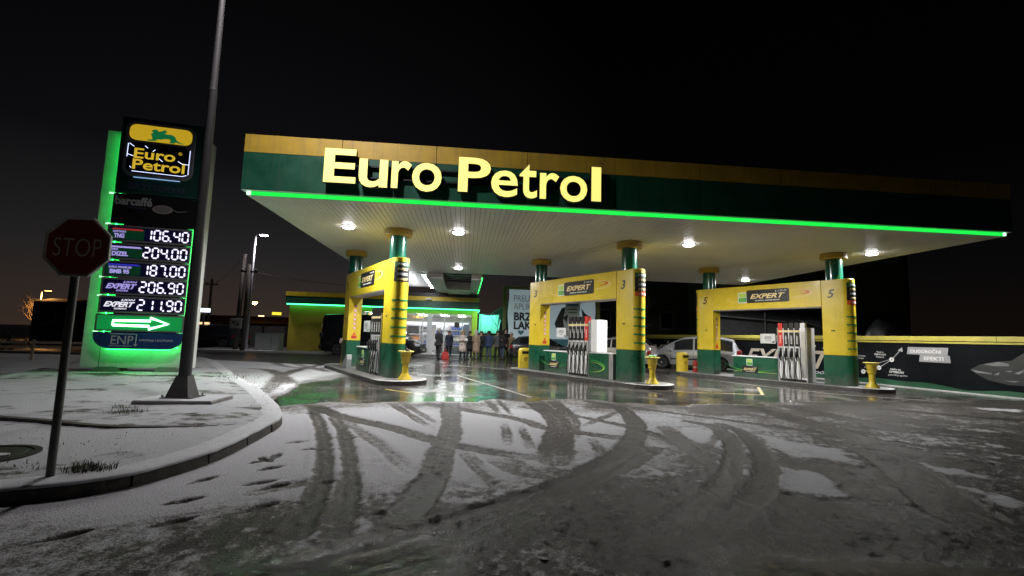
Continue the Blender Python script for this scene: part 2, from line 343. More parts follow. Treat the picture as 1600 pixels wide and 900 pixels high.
def ground_z(X, Y):
    lev, W, T, H, n1, n2, dark = gf(X, Y)
    near = sstep(16, 9, Y)
    clump = fbm(X, Y, .078, 41, 3); clump2 = fbm(X, Y, .28, 51, 3)
    slush = np.clip(1-abs(lev-.42)/.42, .25*sstep(7, 5, Y), 1)*(1-.7*dark)*(.35+.65*sstep(-1.9, -.3, X))
    c3 = fbm(X, Y, .055, 71, 2)
    z = (.018*lev+.020*np.clip(clump-.44, 0, 1)*slush*2.4+.014*(clump2-.5)*slush+.022*(c3-.5)*slush*sstep(8, 5, Y)+.004*(clump-.5))*(1-W)*near + H*(1-W)*near
    return z - .006*dark
def ground_material():
    m = D.materials.new('forecourt_snow_slush_asphalt'); m.use_nodes = True; nt = m.node_tree; N = nt.nodes; L = nt.links; b = N['Principled BSDF']
    geo = N.new('ShaderNodeNewGeometry')
    def at(n): a = N.new('ShaderNodeAttribute'); a.attribute_name = n; return a.outputs['Fac']
    def noise(s, d=6, r=.6):
        n = N.new('ShaderNodeTexNoise'); n.inputs['Scale'].default_value = s; n.inputs['Detail'].default_value = d; n.inputs['Roughness'].default_value = r
        L.new(geo.outputs['Position'], n.inputs['Vector']); return n.outputs[0]
    def ma(op, a, c=None):
        x = N.new('ShaderNodeMath'); x.operation = op
        for i, v in enumerate((a, c)):
            if v is None: continue
            if isinstance(v, (int, float)): x.inputs[i].default_value = v
            else: L.new(v, x.inputs[i])
        return x.outputs[0]
    def rmp(f, els):
        r = N.new('ShaderNodeValToRGB'); L.new(f, r.inputs[0]); e = r.color_ramp.elements
        e[0].position, e[0].color = els[0][0], (*els[0][1], 1); e[1].position, e[1].color = els[-1][0], (*els[-1][1], 1)
        for p, c in els[1:-1]: k = e.new(p); k.color = (*c, 1)
        return r.outputs[0]
    def mix(f, a, c):
        x = N.new('ShaderNodeMix'); x.data_type = 'RGBA'; L.new(f, x.inputs[0])
        for i, v in ((6, a), (7, c)):
            if isinstance(v, tuple): x.inputs[i].default_value = (*v, 1)
            else: L.new(v, x.inputs[i])
        return x.outputs[2]
    lev, wet, dark = at('cover'), at('wet'), at('water')
    nf, nm, nc = noise(55, 5), noise(11, 7), noise(240, 3)
    amp = rmp(lev, [(0, (.5,)*3), (.40, (1.25,)*3), (.75, (.75,)*3), (1, (.45,)*3)])
    nn = ma('ADD', ma('MULTIPLY', ma('SUBTRACT', nf, .5), .95), ma('MULTIPLY', ma('SUBTRACT', nm, .5), .75)); nn = ma('ADD', nn, ma('MULTIPLY', ma('SUBTRACT', nc, .5), .45))
    l2 = ma('ADD', lev, ma('MULTIPLY', nn, amp))
    dry = rmp(l2, [(0, (.014, .013, .012)), (.18, (.026, .0235, .0215)), (.32, (.037, .032, .027)), (.44, (.073, .064, .055)), (.58, (.18, .168, .156)), (.68, (.36, .36, .37)), (.82, (.60, .605, .63))])
    aw = rmp(noise(.9, 8, .7), [(.32, (.020, .018, .016)), (.5, (.052, .047, .042)), (.68, (.11, .102, .094))])
    L.new(mix(wet, dry, aw), b.inputs['Base Color'])
    rd = rmp(l2, [(0, (.30,)*3), (.25, (.42,)*3), (.5, (.62,)*3), (1, (.85,)*3)])
    rw = rmp(noise(.55, 8, .72), [(.36, (.05,)*3), (.50, (.14,)*3), (.66, (.40,)*3)])
    L.new(mix(dark, mix(wet, rd, rw), (.1, .1, .1)), b.inputs['Roughness'])
    L.new(mix(dark, mix(wet, (.10,)*3, (.5,)*3), (.5, .5, .5)), b.inputs['Specular IOR Level'])
    bp = N.new('ShaderNodeBump'); bp.inputs['Distance'].default_value = .02
    hh = ma('ADD', ma('MULTIPLY', nf, 1.3), ma('MULTIPLY', nc, .5)); L.new(hh, bp.inputs['Height'])
    st = ma('MULTIPLY', ma('SUBTRACT', 1.0, ma('MULTIPLY', wet, .985)), 1.0); L.new(st, bp.inputs['Strength'])
    bp2 = N.new('ShaderNodeBump'); bp2.inputs['Distance'].default_value = .01; bp2.inputs['Strength'].default_value = .05
    L.new(noise(2.2, 3), bp2.inputs['Height']); L.new(bp.outputs[0], bp2.inputs['Normal']); L.new(bp2.outputs[0], b.inputs['Normal'])
    return m
def build_ground():
    xs = np.concatenate([-np.geomspace(400, 13, 24), np.arange(-12.5, -4, .12), np.arange(-4, -2.6, .03), np.arange(-2.6, 5.6, .019), np.arange(5.6, 7.5, .03), np.arange(7.5, 19, .07), np.geomspace(19.3, 400, 20)])
    y = [-60, -20, -6, 0, 1.2, 1.8]; t = 2.2
    while t < 12: y.append(t); t *= 1.0062
    while t < 40: y.append(t); t += .16
    y += list(np.geomspace(41, 900, 24))
    ys = np.array(y)
    o = grid_mesh('ground', xs, ys, ground_z, ground_material(), {'cover': lambda X, Y: gf(X, Y)[0], 'wet': lambda X, Y: gf(X, Y)[1], 'water': lambda X, Y: gf(X, Y)[6]})
    tag(o, kind='structure')
build_ground()
def strip(name, P, w, mat, z=.006, **k):
    P = [np.array(p, float) for p in P]; b = MB(); vs = []
    for i, p in enumerate(P):
        t = P[min(i+1, len(P)-1)]-P[max(i-1, 0)]; t /= np.hypot(*t); n = np.array([-t[1], t[0]])*w/2
        vs += [(*(p+n), z), (*(p-n), z)]
    b.add(vs, [(2*i, 2*i+1, 2*i+3, 2*i+2) for i in range(len(P)-1)]); o = b.build(name, mat); return tag(o, **k)
LINE_Y = M('worn_yellow_road_paint', (.34, .25, .05), .35, var=.5, vs=6)
LINE_W = M('worn_white_road_paint', (.32, .31, .29), .3, var=.5, vs=6)
strip('painted_line', [(-.2,16.9),(1.6,11.2)], .09, LINE_W, kind='structure')
strip('painted_line', smooth_line([(-.6,22.3),(.9,21.6),(2.1,20.0)], 6), .09, LINE_W, kind='structure')
strip('painted_line', [(-1.95,12.35),(-1.2,11.6)], .10, LINE_Y, kind='structure')
strip('painted_line', [(5.9,13.0),(8.3,12.6),(9.6,14.8)], .10, LINE_Y, kind='structure')
strip('painted_line', [(9.2,17.2),(10.8,13.2),(12.6,11.9)], .09, LINE_W, kind='structure')
# ------------------------------------------------------------------ the verge: kerb, snow cap, lawn
def verge():
    kerb = empty('kerb'); kerb['kind'] = 'structure'
    P = KC; L = [0]
    for a, b in zip(P[:-1], P[1:]): L.append(L[-1]+np.hypot(*(b-a)))
    def at(s): i = min(np.searchsorted(L, s, 'right')-1, len(P)-2); t = (s-L[i])/(L[i+1]-L[i]); d = (P[i+1]-P[i]); d = d/np.hypot(*d); return P[i]+(P[i+1]-P[i])*t, np.array([-d[1], d[0]])
    s = 0; i = 0
    while s < L[-1]-.2:
        ln = .78+.04*random.random(); e = min(s+ln-.024, L[-1]-.01); dz = random.uniform(-.006, .006); off = random.uniform(-.008, .008)
        b = MB(); vs = []; K = 5
        for j in range(K):
            p, n = at(s+(e-s)*j/(K-1)); o_ = p+n*off; q = o_+n*.15
            vs += [(*(o_-n*.012), -.03), (*o_, .112+dz), (*(o_+n*.022), .125+dz), (*q, .125+dz), (*q, -.03)]
        fs = [(4, 3, 2, 1, 0), tuple(range((K-1)*5, K*5))]
        for j in range(K-1):
            for k in range(5): fs.append((j*5+k, j*5+(k+1) % 5, (j+1)*5+(k+1) % 5, (j+1)*5+k))
        b.add(vs, fs).build('kerbstone', KERBM, kerb); s += ln; i += 1
    vs = []; fs = []; n = 0; s = 0
    while s < L[-1]-.02:
        p, nn = at(s); r = -.022+.048*float(fbm(np.array([s]), np.array([0.]), .35, 77, 3)[0]); w = .17
        for dd, z in ((r, .122), (r, .140), (r+.03, .150), (w, .153), (w+.12, .148)): vs.append((*(p+nn*dd), z+.008*(float(fbm(np.array([s]), np.array([dd*9]), .3, 5, 2)[0])-.5)))
        if n: fs += [((n-1)*5+k, (n-1)*5+k+1, n*5+k+1, n*5+k) for k in range(4)]
        n += 1; s += .06
    tag(MB().add(vs, fs).build('snow_cap', SNOW, None, smooth=True), 'crust of snow lying on the rounded kerb', 'snow', kind='stuff')
    # inner edging between the footway and the lawn
    ed = smooth_line([(-12,8.1),(-8.5,7.35),(-5.91,6.84),(-4.59,6.45),(-3.9,6.45),(-3.23,6.63),(-2.95,6.8)], 8)
    edg = empty('edging'); edg['kind'] = 'structure'
    for a in range(0, len(ed)-1, 4):
        seg = ed[a:a+5]; vs = []
        for j, p in enumerate(seg):
            t = seg[min(j+1, len(seg)-1)]-seg[max(j-1, 0)]; t /= np.hypot(*t); nn = np.array([-t[1], t[0]])
            f = min(1, max(.15, (-2.9-p[0])/2.2)); vs += [(*(p-nn*.0), .06), (*(p-nn*.0), .135+.05*f), (*(p+nn*.07), .14+.05*f), (*(p+nn*.07), .06)]
        fs = [(0, 1, 2, 3), tuple(range(4*len(seg)-1, 4*len(seg)-5, -1))]
        for j in range(len(seg)-1):
            for k in range(4): fs.append((j*4+k, j*4+(k+1) % 4, (j+1)*4+(k+1) % 4, (j+1)*4+k))
        MB().add(vs, fs).build('edging_stone', KERBM, edg)
    edp = [tuple(p) for p in ed]
    def lawn_side(X, Y):
        return Y-np.interp(X, [p[0] for p in edp], [p[1] for p in edp])
    def Z(X, Y):
        d = seg_dist(X, Y, P); ls = lawn_side(X, Y)
        z = .142+.012*(fbm(X, Y, .5, 61, 4)-.5)+.010*(fbm(X, Y, .12, 62, 2)-.5)
        return z + sstep(.0, .12, ls)*sstep(.15, .9, d)*(.035+.05*(fbm(X, Y, 1.1, 63, 3)-.4))
    def bare(X, Y):
        n = fbm(X, Y, .55, 64, 5); m = fbm(X*.5, Y*1.0, .16, 65, 3); ls = lawn_side(X, Y)
        m2 = fbm(X*.6, Y, .07, 66, 2); v = .09+(n-.5)*1.0+(m-.5)*.9+(m2-.5)*.7
        for cx, cy, rx, ry, a in ((-4.75,7.35,.35,.2,.4),(-3.65,7.1,.5,.25,.3),(-8.6,13.0,1.8,.3,.6),(-9.9,11.9,1.2,.5,.35),(-5.05,7.75,.3,.15,.3),(-3.4,4.65,.3,.15,.35),(-4.35,4.55,.5,.25,.4)):
            v += a*np.exp(-((X-cx)/rx)**2-((Y-cy)/ry)**2)
        return np.clip(v - .10*(ls < 0), 0, 1)
    m = D.materials.new('snowy_lawn'); m.use_nodes = True; nt = m.node_tree; N = nt.nodes; L_ = nt.links; b = N['Principled BSDF']
    geo = N.new('ShaderNodeNewGeometry'); a = N.new('ShaderNodeAttribute'); a.attribute_name = 'bare'
    n = N.new('ShaderNodeTexNoise'); n.inputs['Scale'].default_value = 45; n.inputs['Detail'].default_value = 6; L_.new(geo.outputs['Position'], n.inputs['Vector'])
    ad = N.new('ShaderNodeMath'); ad.operation = 'MULTIPLY_ADD'; L_.new(n.outputs[0], ad.inputs[0]); ad.inputs[1].default_value = .7; L_.new(a.outputs['Fac'], ad.inputs[2])
    r = N.new('ShaderNodeValToRGB'); L_.new(ad.outputs[0], r.inputs[0]); e = r.color_ramp.elements
    e[0].position = .62; e[0].color = (.37, .38, .395, 1); e[1].position = 1.02; e[1].color = (.016, .018, .010, 1); k = e.new(.80); k.color = (.16, .16, .15, 1)
    L_.new(r.outputs[0], b.inputs['Base Color']); b.inputs['Roughness'].default_value = .85
    bp = N.new('ShaderNodeBump'); bp.inputs['Strength'].default_value = .6; bp.inputs['Distance'].default_value = .02; L_.new(n.outputs[0], bp.inputs['Height']); L_.new(bp.outputs[0], b.inputs['Normal'])
    xs = np.concatenate([np.arange(-30, -13, .5), np.arange(-13, -7, .08), np.arange(-7, -2.3, .035)]); yy = [.1]
    while yy[-1] < 23: yy.append(yy[-1]+max(.03, .009*yy[-1]))
    inner = [tuple(at(s)[0]+at(s)[1]*.06) for s in np.linspace(0, L[-1]-.01, 260)]+[(-12.3,16.4),(-11.5,14.1),(-10.6,12.0),(-14,10.4),(-30,4),(-30,.2)]
    o = grid_mesh('lawn', xs, np.array(yy), Z, m, {'bare': bare}, keep=lambda X, Y: in_poly(X, Y, inner)); tag(o, kind='structure')
    # dry grass poking through
    b = MB()
    def tuft(x, y, n, r, hmax):
        for i in range(n):
            a1 = random.uniform(0, 2*PI); rr = r*math.sqrt(random.random()); px, py = x+rr*math.cos(a1)*1.6, y+rr*math.sin(a1)
            hh = hmax*random.uniform(.4, 1); la = random.uniform(0, 2*PI); le = hh*random.uniform(.3, 1.1); w = .004; ca, sa = math.cos(la+PI/2)*w, math.sin(la+PI/2)*w
            z = .13; mx, my = px+math.cos(la)*le*.4, py+math.sin(la)*le*.4; tx, ty = px+math.cos(la)*le, py+math.sin(la)*le
            b.add([(px-ca, py-sa, z), (px+ca, py+sa, z), (mx+ca*.8, my+sa*.8, z+hh*.7), (mx-ca*.8, my-sa*.8, z+hh*.7), (tx, ty, z+hh)], [(0, 1, 2, 3), (3, 2, 4)])
    for x, y, n, r, h_ in ((-4.75,7.35,150,.17,.13),(-5.05,7.75,60,.12,.12),(-3.2,4.58,170,.13,.10),(-3.62,7.05,60,.2,.06),(-4.0,4.6,90,.25,.06),(-5.5,8.4,60,.2,.08),(-3.35,7.3,40,.2,.05)): tuft(x, y, n, r, h_)
    for i in range(90): tuft(random.uniform(-10.5,-5.5), 12.9+random.gauss(0, .5), 10, .18, .08)
    for i in range(60): tuft(random.uniform(-6.5,-3), random.uniform(6.9, 8.6), 5, .12, .05)
    for i in range(520): tuft(random.uniform(-9.5,-3.2)+.3*random.random(), random.uniform(6.9, 12.2), 3, .10, .045)
    for i in range(50): tuft(random.uniform(-6.2,-3.3), random.uniform(4.9, 6.2), 3, .10, .035)
    tag(b.build('grass', M('dry_grass', (.035, .045, .018), .8, var=.4, vs=12)), 'dry grass blades poking through the snow of the verge', 'grass', kind='stuff')
    # manhole cover half under snow by the stop sign
    mh = empty('manhole_cover', (-4.5, 5.05, .128), label='dark round manhole cover half under snow left of the stop sign', cat='manhole cover')
    MB().lathe([(.42, 0), (.42, .03), (.36, .03), (.355, .022)], 32).build('rim', M('cast_iron', (.02, .02, .02), .5, .5, bump=.4, bs=90), mh)
    MB().lathe([(.33, 0), (.33, .024), (.30, .03)], 32).build('lid', M('cast_iron'), mh)
    b = MB(); b.prism([(.02+.22*math.cos(a)*(1+.2*math.sin(3*a)), -.06+.12*math.sin(a)*(1+.25*math.cos(2*a))) for a in np.linspace(0, 2*PI, 24)[:-1]], .03, .040); b.build('snow_patch', SNOW, mh)
verge()
# ================================================================== CANOPY
Z0 = 4.594; CX0, CX1, CY0, CY1 = -5.43, 15.05, 11.45, 24.3; FB, FS, FT = 4.72, 5.63, 6.07
LED = E('green_led', (.012, .80, .07), 1.25); LEDB = E('green_led_bright', (.05, 1, .16), 3.2); LEDW = E('led_white_green', (.5, 1, .6), 2.2)
def canopy():
    r = empty('canopy', (0, 0, 0), label='long green and yellow canopy roof with green light strip over the pumps', cat='canopy')
    th = .06
    n = 9; w = (CX1-CX0)/n
    for i in range(n):
        a, b = CX0+i*w+.007, CX0+(i+1)*w-.007
        bx('fascia_panel', GRN_F, r, a, b, CY0, CY0+th, FB, FS-.006); bx('fascia_band', YEL_OLD, r, a, b, CY0, CY0+th, FS+.003, FT)
    for xx, nm in ((CX0, 0), (CX1, 1)):
        a, b = (xx, xx+th) if nm == 0 else (xx-th, xx)
        for i in range(6):
            ya = CY0+th+.004+i*(CY1-CY0-2*th)/6; yb = CY0+th+(i+1)*(CY1-CY0-2*th)/6-.004
            bx('fascia_panel', GRN_F, r, a, b, ya, yb, FB, FS-.006); bx('fascia_band', YEL_OLD, r, a, b, ya, yb, FS+.003, FT)
    bx('fascia_panel', GRN_F, r, CX0, CX1, CY1-th, CY1, FB, FS-.006); bx('fascia_band', YEL_OLD, r, CX0, CX1, CY1-th, CY1, FS+.003, FT)
    bx('roof_sheet', M('roof_dark', (.03, .03, .03), .7), r, CX0+th, CX1-th, CY0+th, CY1-th, FT-.25, FT-.2)
    g = .10
    # returning ledge under the fascia and the lit edge strips
    bx('edge_ledge', WHITE_D, r, CX0+.01, CX1-.01, CY0+.01, CY1-.01, FB-.02, FB-.005)
    bx('light_strip', LED, r, CX0+g+.1, CX1-g-.1, CY0+g, CY0+g+.03, Z0+.012, FB-.022)
    bx('light_strip', LED, r, CX0+g, CX0+g+.03, CY0+g+.1, CY1-g, Z0+.012, FB-.022)
    bx('light_strip', LED, r, CX1-g-.03, CX1-g, CY0+g+.1, CY1-g, Z0+.012, FB-.022)
    for xx in (CX0+g+.05, CX1-g-.05): bx('corner_light', LEDW, r, xx-.05, xx+.05, CY0+g-.005, CY0+g+.09, Z0+.02, FB-.022)
    # soffit planking: narrow boards with recessed joints running into the depth
    b = MB(); x = CX0+g+.02; pw = .13
    while x < CX1-g-.02:
        b.box(x, min(x+pw-.012, CX1-g-.02), CY0+g+.02, CY1-.08, Z0, Z0+.02); x += pw
    o = b.build('soffit_planking', M('soffit_enamel', (.60, .60, .56), .42, var=.12, vs=.9, rvar=.08), r); o['kind'] = 'stuff'
    bx('soffit_backing', M('soffit_gap', (.16, .16, .15), .7), r, CX0+g+.02, CX1-g-.02, CY0+g+.035, CY1-.085, Z0+.022, Z0+.05)
    # the lit letters
    face = M('letter_acrylic', (.75, .68, .25), .4, var=0, em=(1, .87, .20), es=1.04)
    side = M('letter_return', (.02, .02, .018), .5, var=0)
    spec = [('E', -3.56, -2.80, 5.0, 5.85), ('u', -2.73, -2.04, 4.93, 5.64), ('r', -1.95, -1.47, 4.95, 5.64), ('o', -1.45, -.73, 4.90, 5.63),
            ('P', -.32, .48, 4.955, 5.84), ('e', .50, 1.17, 4.88, 5.56), ('t', 1.21, 1.66, 4.88, 5.76), ('r', 1.73, 2.22, 4.89, 5.57), ('o', 2.25, 2.95, 4.85, 5.53), ('l', 3.06, 3.31, 4.90, 5.80)]
    for ch, x0, x1, z0, z1 in spec:
        x0, x1, z0, z1 = x0*.98, x1*.98, 1.4+(z0-1.4)*.98, 1.4+(z1-1.4)*.98
        me = fit(text_mesh(ch, 1, {'e': .012, 'E': .022, 'P': .02, 'l': .02, 't': .014}.get(ch, .014), .075), x1-x0, z1-z0); me.materials.clear(); me.materials.append(side); me.materials.append(face); me.name = 'letter'
        for p in me.polygons: p.material_index = 1 if p.normal.z > .9 and p.center.z > 0 else 0
        o = add('letter', me, r); o.matrix_local = up(((x0+x1)/2, CY0-.155, (z0+z1)/2)); o['label'] = f'lit yellow letter {ch} on the fascia'
        bx('standoff', DGREY, o, 0, 0.01, 0, .01, 0, .01) if False else None
    rails = MB(); rails.box(-3.4, 3.2, CY0-.08, CY0, 5.12, 5.16); rails.box(-3.4, 3.2, CY0-.08, CY0, 5.40, 5.44); rails.build('letter_rail', BLACK, r)
    return r
canopy()
LAMPW = E('canopy_lamp', (1, .95, 1), 34)
CL = [(-3.63,14.36),(-.33,14.40),(7.14,14.52),(13.61,14.51),(-.45,22.15),(13.84,22.15)]
CLL = ['canopy downlight nearest the left corner of the canopy', 'canopy downlight right of the number one column, front row', 'canopy downlight right of the front number three column', 'canopy downlight right of the front number five column', 'canopy downlight near the shop at the back edge of the canopy', 'canopy downlight above the rear number five column']
def area(name, loc, size, power, col, rot=(0, 0, 0), spread=PI, parent=None, shape='DISK', sy=None):
    l = D.lights.new(name, 'AREA'); l.shape = shape; l.size = size; l.energy = power; l.color = col; l.spread = spread
    if sy: l.size_y = sy
    o = link(D.objects.new(name, l)); o.location = loc; o.rotation_euler = rot; o.parent = parent; return o
for i, (x, y) in enumerate(CL):
    r = empty('canopy_downlight', (x, y, Z0), label='round white '+CLL[i], cat='ceiling light', group='lit downlights in the canopy ceiling')
    MB().lathe([(.17, -.03), (.19, -.02), (.19, -.002)], 24).build('housing', GREY, r)
    MB().lathe([(.06, -.085), (.14, -.072), (.17, -.045), (.172, -.031)], 24).build('lens', LAMPW, r)
    area('lamp', (0, 0, -.10), .3, [285, 550, 690, 430, 580, 380][i], (.98, .97, .97), parent=r, spread=PI*.97)
# ================================================================== PUMP GATES
UA = math.radians(-62.6); UX = Vector((math.cos(UA), math.sin(UA), 0)); GL = 4.83
FRONT = [(-2.16, 14.62), (5.25, 14.80), (12.6, 14.98)]
ISL = .12
def capsule(x0, x1, r, hw, sgn, n=10):     # flat end at x0, round end beyond x1
    p = [(x0, -hw)]
    for i in range(n+1): a = -PI/2+PI*i/n; p.append((x1+sgn*r*math.cos(a), hw*math.sin(a)))
    return p+[(x0, hw)]
def arc_strip(cx, sgn, r, a0, a1, z0, z1, t=.003, n=10):
    b = MB(); vs = []; 
    for i in range(n+1):
        a = a0+(a1-a0)*i/n
        for rr in (r, r+t):
            for z in (z0, z1): vs.append((cx+sgn*rr*math.cos(a), rr*math.sin(a), z))
    fs = [(0, 1, 3, 2), (n*4, n*4+2, n*4+3, n*4+1)]
    for i in range(n):
        k = i*4; fs += [(k, k+4, k+5, k+1), (k+2, k+3, k+7, k+6), (k+1, k+5, k+7, k+3), (k, k+2, k+6, k+4)]
    return b.add(vs, fs)
def wrap_text(s, mat, parent, cx, sgn, r, zc, w, h_, shear=0, bold=.03):
    me = fit(text_mesh(s, 1, bold, .002, shear), w, h_)
    for v in me.vertices:
        a = v.co.x/r*sgn; z = v.co.y; rr = r+.005+v.co.z; v.co = (cx+sgn*rr*math.cos(a), rr*math.sin(a), zc+z)
    me.materials.clear(); me.materials.append(mat); me.name = 'lettering'; return add('lettering', me, parent)
ORAN = M('orange_print', (.70, .10, .02), .45, var=0)
def emblem(parent, T, w, h_, name='logo_badge', small=True):
    o = plate(name, rrect(-w/2, w/2, -h_/2, h_/2, w*.14), .006, WPRINT if small else GREY, parent, T)
    plate('badge_field', rrect(-w*.43, w*.43, -h_*.43, -h_*.02, w*.08), .003, GPRINT, o, Matrix.Translation((0, 0, .006)))
    plate('badge_field', rrect(-w*.43, w*.43, h_*.03, h_*.43, w*.08), .003, LPRINT, o, Matrix.Translation((0, 0, .006)))
    for k, t in enumerate(('Euro', 'Petrol')): lettering(t, LPRINT, o, Matrix.Translation((0, -h_*(.13+.18*k), .0105)), w=w*(.5 if k == 0 else .62), h=h_*.13, ext=.001)
    return o
def expert_sign(parent, T, w, h_, tagline=True):
    s = plate('sign_plaque', rrect(-w/2, w/2, -h_/2, h_/2, h_*.14), .012, BLACKV, parent, T)
    lettering('EXPERT', CREAM, s, Matrix.Translation((0, 0, .0145)), w=w*.82, h=h_*.36, bold=.03, shear=.35, ext=.002)
    lettering('LION', WPRINT, s, Matrix.Translation((w*.32, h_*.34, .0145)), w=w*.26, h=h_*.12, bold=.015, shear=.3, ext=.002, spacing=1.6)
    if tagline: lettering('GORIVO NOVE MOĆI', WPRINT, s, Matrix.Translation((0, -h_*.32, .0145)), w=w*.58, h=h_*.12, bold=.03, shear=.25, ext=.002)
    return s
def swoosh(parent, T, rx, ry, wd, mat, a0=-2.6, a1=2.2, name='swoosh'):
    b = MB(); o_ = []; i_ = []
    for k in range(25):
        a = a0+(a1-a0)*k/24; w = wd*math.sin(PI*(k+.3)/25)
        o_.append((rx*math.cos(a), ry*math.sin(a))); i_.append(((rx-w*2.2)*math.cos(a), (ry-w)*math.sin(a)))
    b.prism(o_+i_[::-1], 0, .002); o = b.build(name, mat, parent); o.matrix_local = T; return o
YELD = M('pale_yellow_print', (.72, .52, .16), .4, var=0)
def gate(num, loc, red, words):
    g = empty('pump_gate', (*loc, 0), UA, {1: 'pump gate numbered one at the left with yellow columns before the lit shop', 3: 'pump gate numbered three in the middle with a five hose pump inside', 5: 'pump gate numbered five at the right before the black banner wall'}[num], 'gate', 'pump gates under the canopy')
    hw = .25
    for cx, sg in ((0, 1), (-GL, -1)):
        fl = cx-.325*sg; ft = cx+.325*sg
        MB().prism(capsule(fl, ft, .25, hw, sg), ISL, 1.105).build('column_base', GRN, g, smooth='auto')
        MB().prism(capsule(fl, ft, .25, hw, sg), 1.108, 3.67).build('column_cladding', YEL, g, smooth='auto', bevel=.012)
        MB().cyl(.25, 3.67, 4.40, 32, (cx, 0)).build('column', GRN_COL, g, smooth='auto')
        MB().lathe([(.26, 4.39), (.41, 4.395), (.41, 4.585), (.26, 4.588)], 36, (cx, 0, 0)).build('collar', COLLAR, g, smooth='auto', bevel=.012)
        lettering(str(num), BLACKV, g, up((cx-.03 if sg > 0 else cx-.02, -hw-.003, 3.19)), h=.29, bold=.02, shear=.25, name='gate_number')
        for k in range(5): arc_strip(ft, sg, .251, -1.25, 1.25, 2.37-.265*k, 2.415-.265*k, .006).build('ring_stripe', M('stripe_green', (.012, .22, .09), .4, var=.1), g, smooth='auto')
        cols = [GPRINTD, BLACKV, BLACKV, BLACKV]+([ORAN] if red else [])
        z = 3.54
        for k, mt in enumerate(cols):
            hh = .15; arc_strip(ft, sg, .252, -1.1, 1.1, z-hh+.004, z, .003).build('grade_decal', mt, g, smooth='auto')
            wrap_text(words[k], WPRINT if k != 1 and k != 3 else CREAM, g, ft, sg, .255, z-hh/2, .36, .075, shear=.3 if 0 < k < 4 else 0); z -= hh
        # small plate at mid height
        plate('label_plate', rrect(-.06, .06, -.02, .02, .005), .004, BLACKV, g, up((cx, -hw, 1.93)))
    MB().box(-GL+.328, -.328, -.258, .258, 2.76, 3.672).build('beam', YEL, g, bevel=.012)
    bx('beam_soffit', M('beam_underside', (.30, .29, .28), .5), g, -GL+.34, -.34, -.245, .245, 2.735, 2.758)
    yf = -.2585
    expert_sign(g, up((-2.20, yf, 3.245)), 1.62, .50)
    emblem(g, up((-3.18, yf-.002, 3.215)), .36, .42)
    swoosh(g, up((-1.18, yf, 3.27)), .62, .15, .055, YELD); swoosh(g, up((-1.05, yf-.003, 3.31)), .36, .07, .04, RPRINT, -1.8, 1.6); swoosh(g, up((-2.9, yf, 3.15)), .95, .13, .03, YELD, 2.2, 5.0)
    # warning roundels on the inner face of the rear column
    fx = -GL+.326
    for k in range(6):
        d = MB(); d.lathe([(.062, 0), (.062, .004)], 20); d.lathe([(.047, .004), (.047, .0055)], 20)
        o = MB().lathe([(.062, 0), (.062, .004)], 20).build('warning_roundel', RPRINT, g); T = frame((fx, 0, 2.41-.165*k), (0, 1, 0), (0, 0, 1)); o.matrix_local = T
        p = MB().lathe([(.047, .004), (.047, .0055)], 20).build('roundel_face', WPRINT if k else BLACKV, o)
        q = MB(); q.T = Matrix.Rotation(.8, 4, 'Z'); q.box(-.045, .045, -.008, .008, .0055, .007); q.build('roundel_bar', RPRINT if k else WPRINT, o)
    T = frame((fx, 0, 1.36), (0, 1, 0), (0, 0, 1)); plate('warning_triangle', [(-.075, -.055), (.075, -.055), (0, .08)], .004, ORAN, g, T)
    plate('warning_plate', rrect(-.10, .10, -.055, .055, .01), .004, RPRINT, g, frame((fx, 0, 1.235), (0, 1, 0), (0, 0, 1)))
    return g
WORDS = ['EVRO 95', 'EXPERT', 'EVRODIZEL', 'EXPERT', 'TNG']
gate(1, FRONT[0], False, WORDS); gate(3, FRONT[1], True, WORDS); gate(5, FRONT[2], True, WORDS)
# ------------------------------------------------------------------ islands
def island(loc, k):
    r = empty('pump_island', (*loc, 0), UA); r['kind'] = 'structure'
    p = []
    for cx, sg in ((.75, 1), (-GL-.75, -1)):
        for i in range(13):
            a = -PI/2+PI*i/12; p.append((cx+sg*.78*math.cos(a), sg*.76*math.sin(a)))
    inn = [((x+2.4)*.975-2.4, y*.88) for x, y in p]
    MB().prism(p, -.02, ISL-.006).build('kerb_ring', M('island_edge', (.06, .058, .055), .45, var=.4, vs=6, bump=.3), r)
    MB().prism(inn, ISL-.004, ISL).build('island_top', M('island_paving', (.16, .155, .15), .55, var=.35, vs=4), r)
    b = MB()
    n = len(p)
    for i in range(n):
        q = (i+1) % n; d = .986
        f = lambda v, s: ((v[0]+2.4)*s-2.4, v[1]*s)
        b.add([(*p[i], ISL-.006), (*p[q], ISL-.006), (*f(p[q], .95), ISL-.006), (*f(p[i], .95), ISL-.006), (*p[i], ISL+.005), (*p[q], ISL+.005), (*f(p[q], .95), ISL+.005), (*f(p[i], .95), ISL+.005)],
              [(0, 1, 5, 4), (4, 5, 6, 7), (2, 3, 7, 6)])
    b.build('edge_angle', M('worn_white_edge', (.34, .34, .33), .5, var=.45, vs=7), r)
for i, l in enumerate(FRONT): island(l, i)
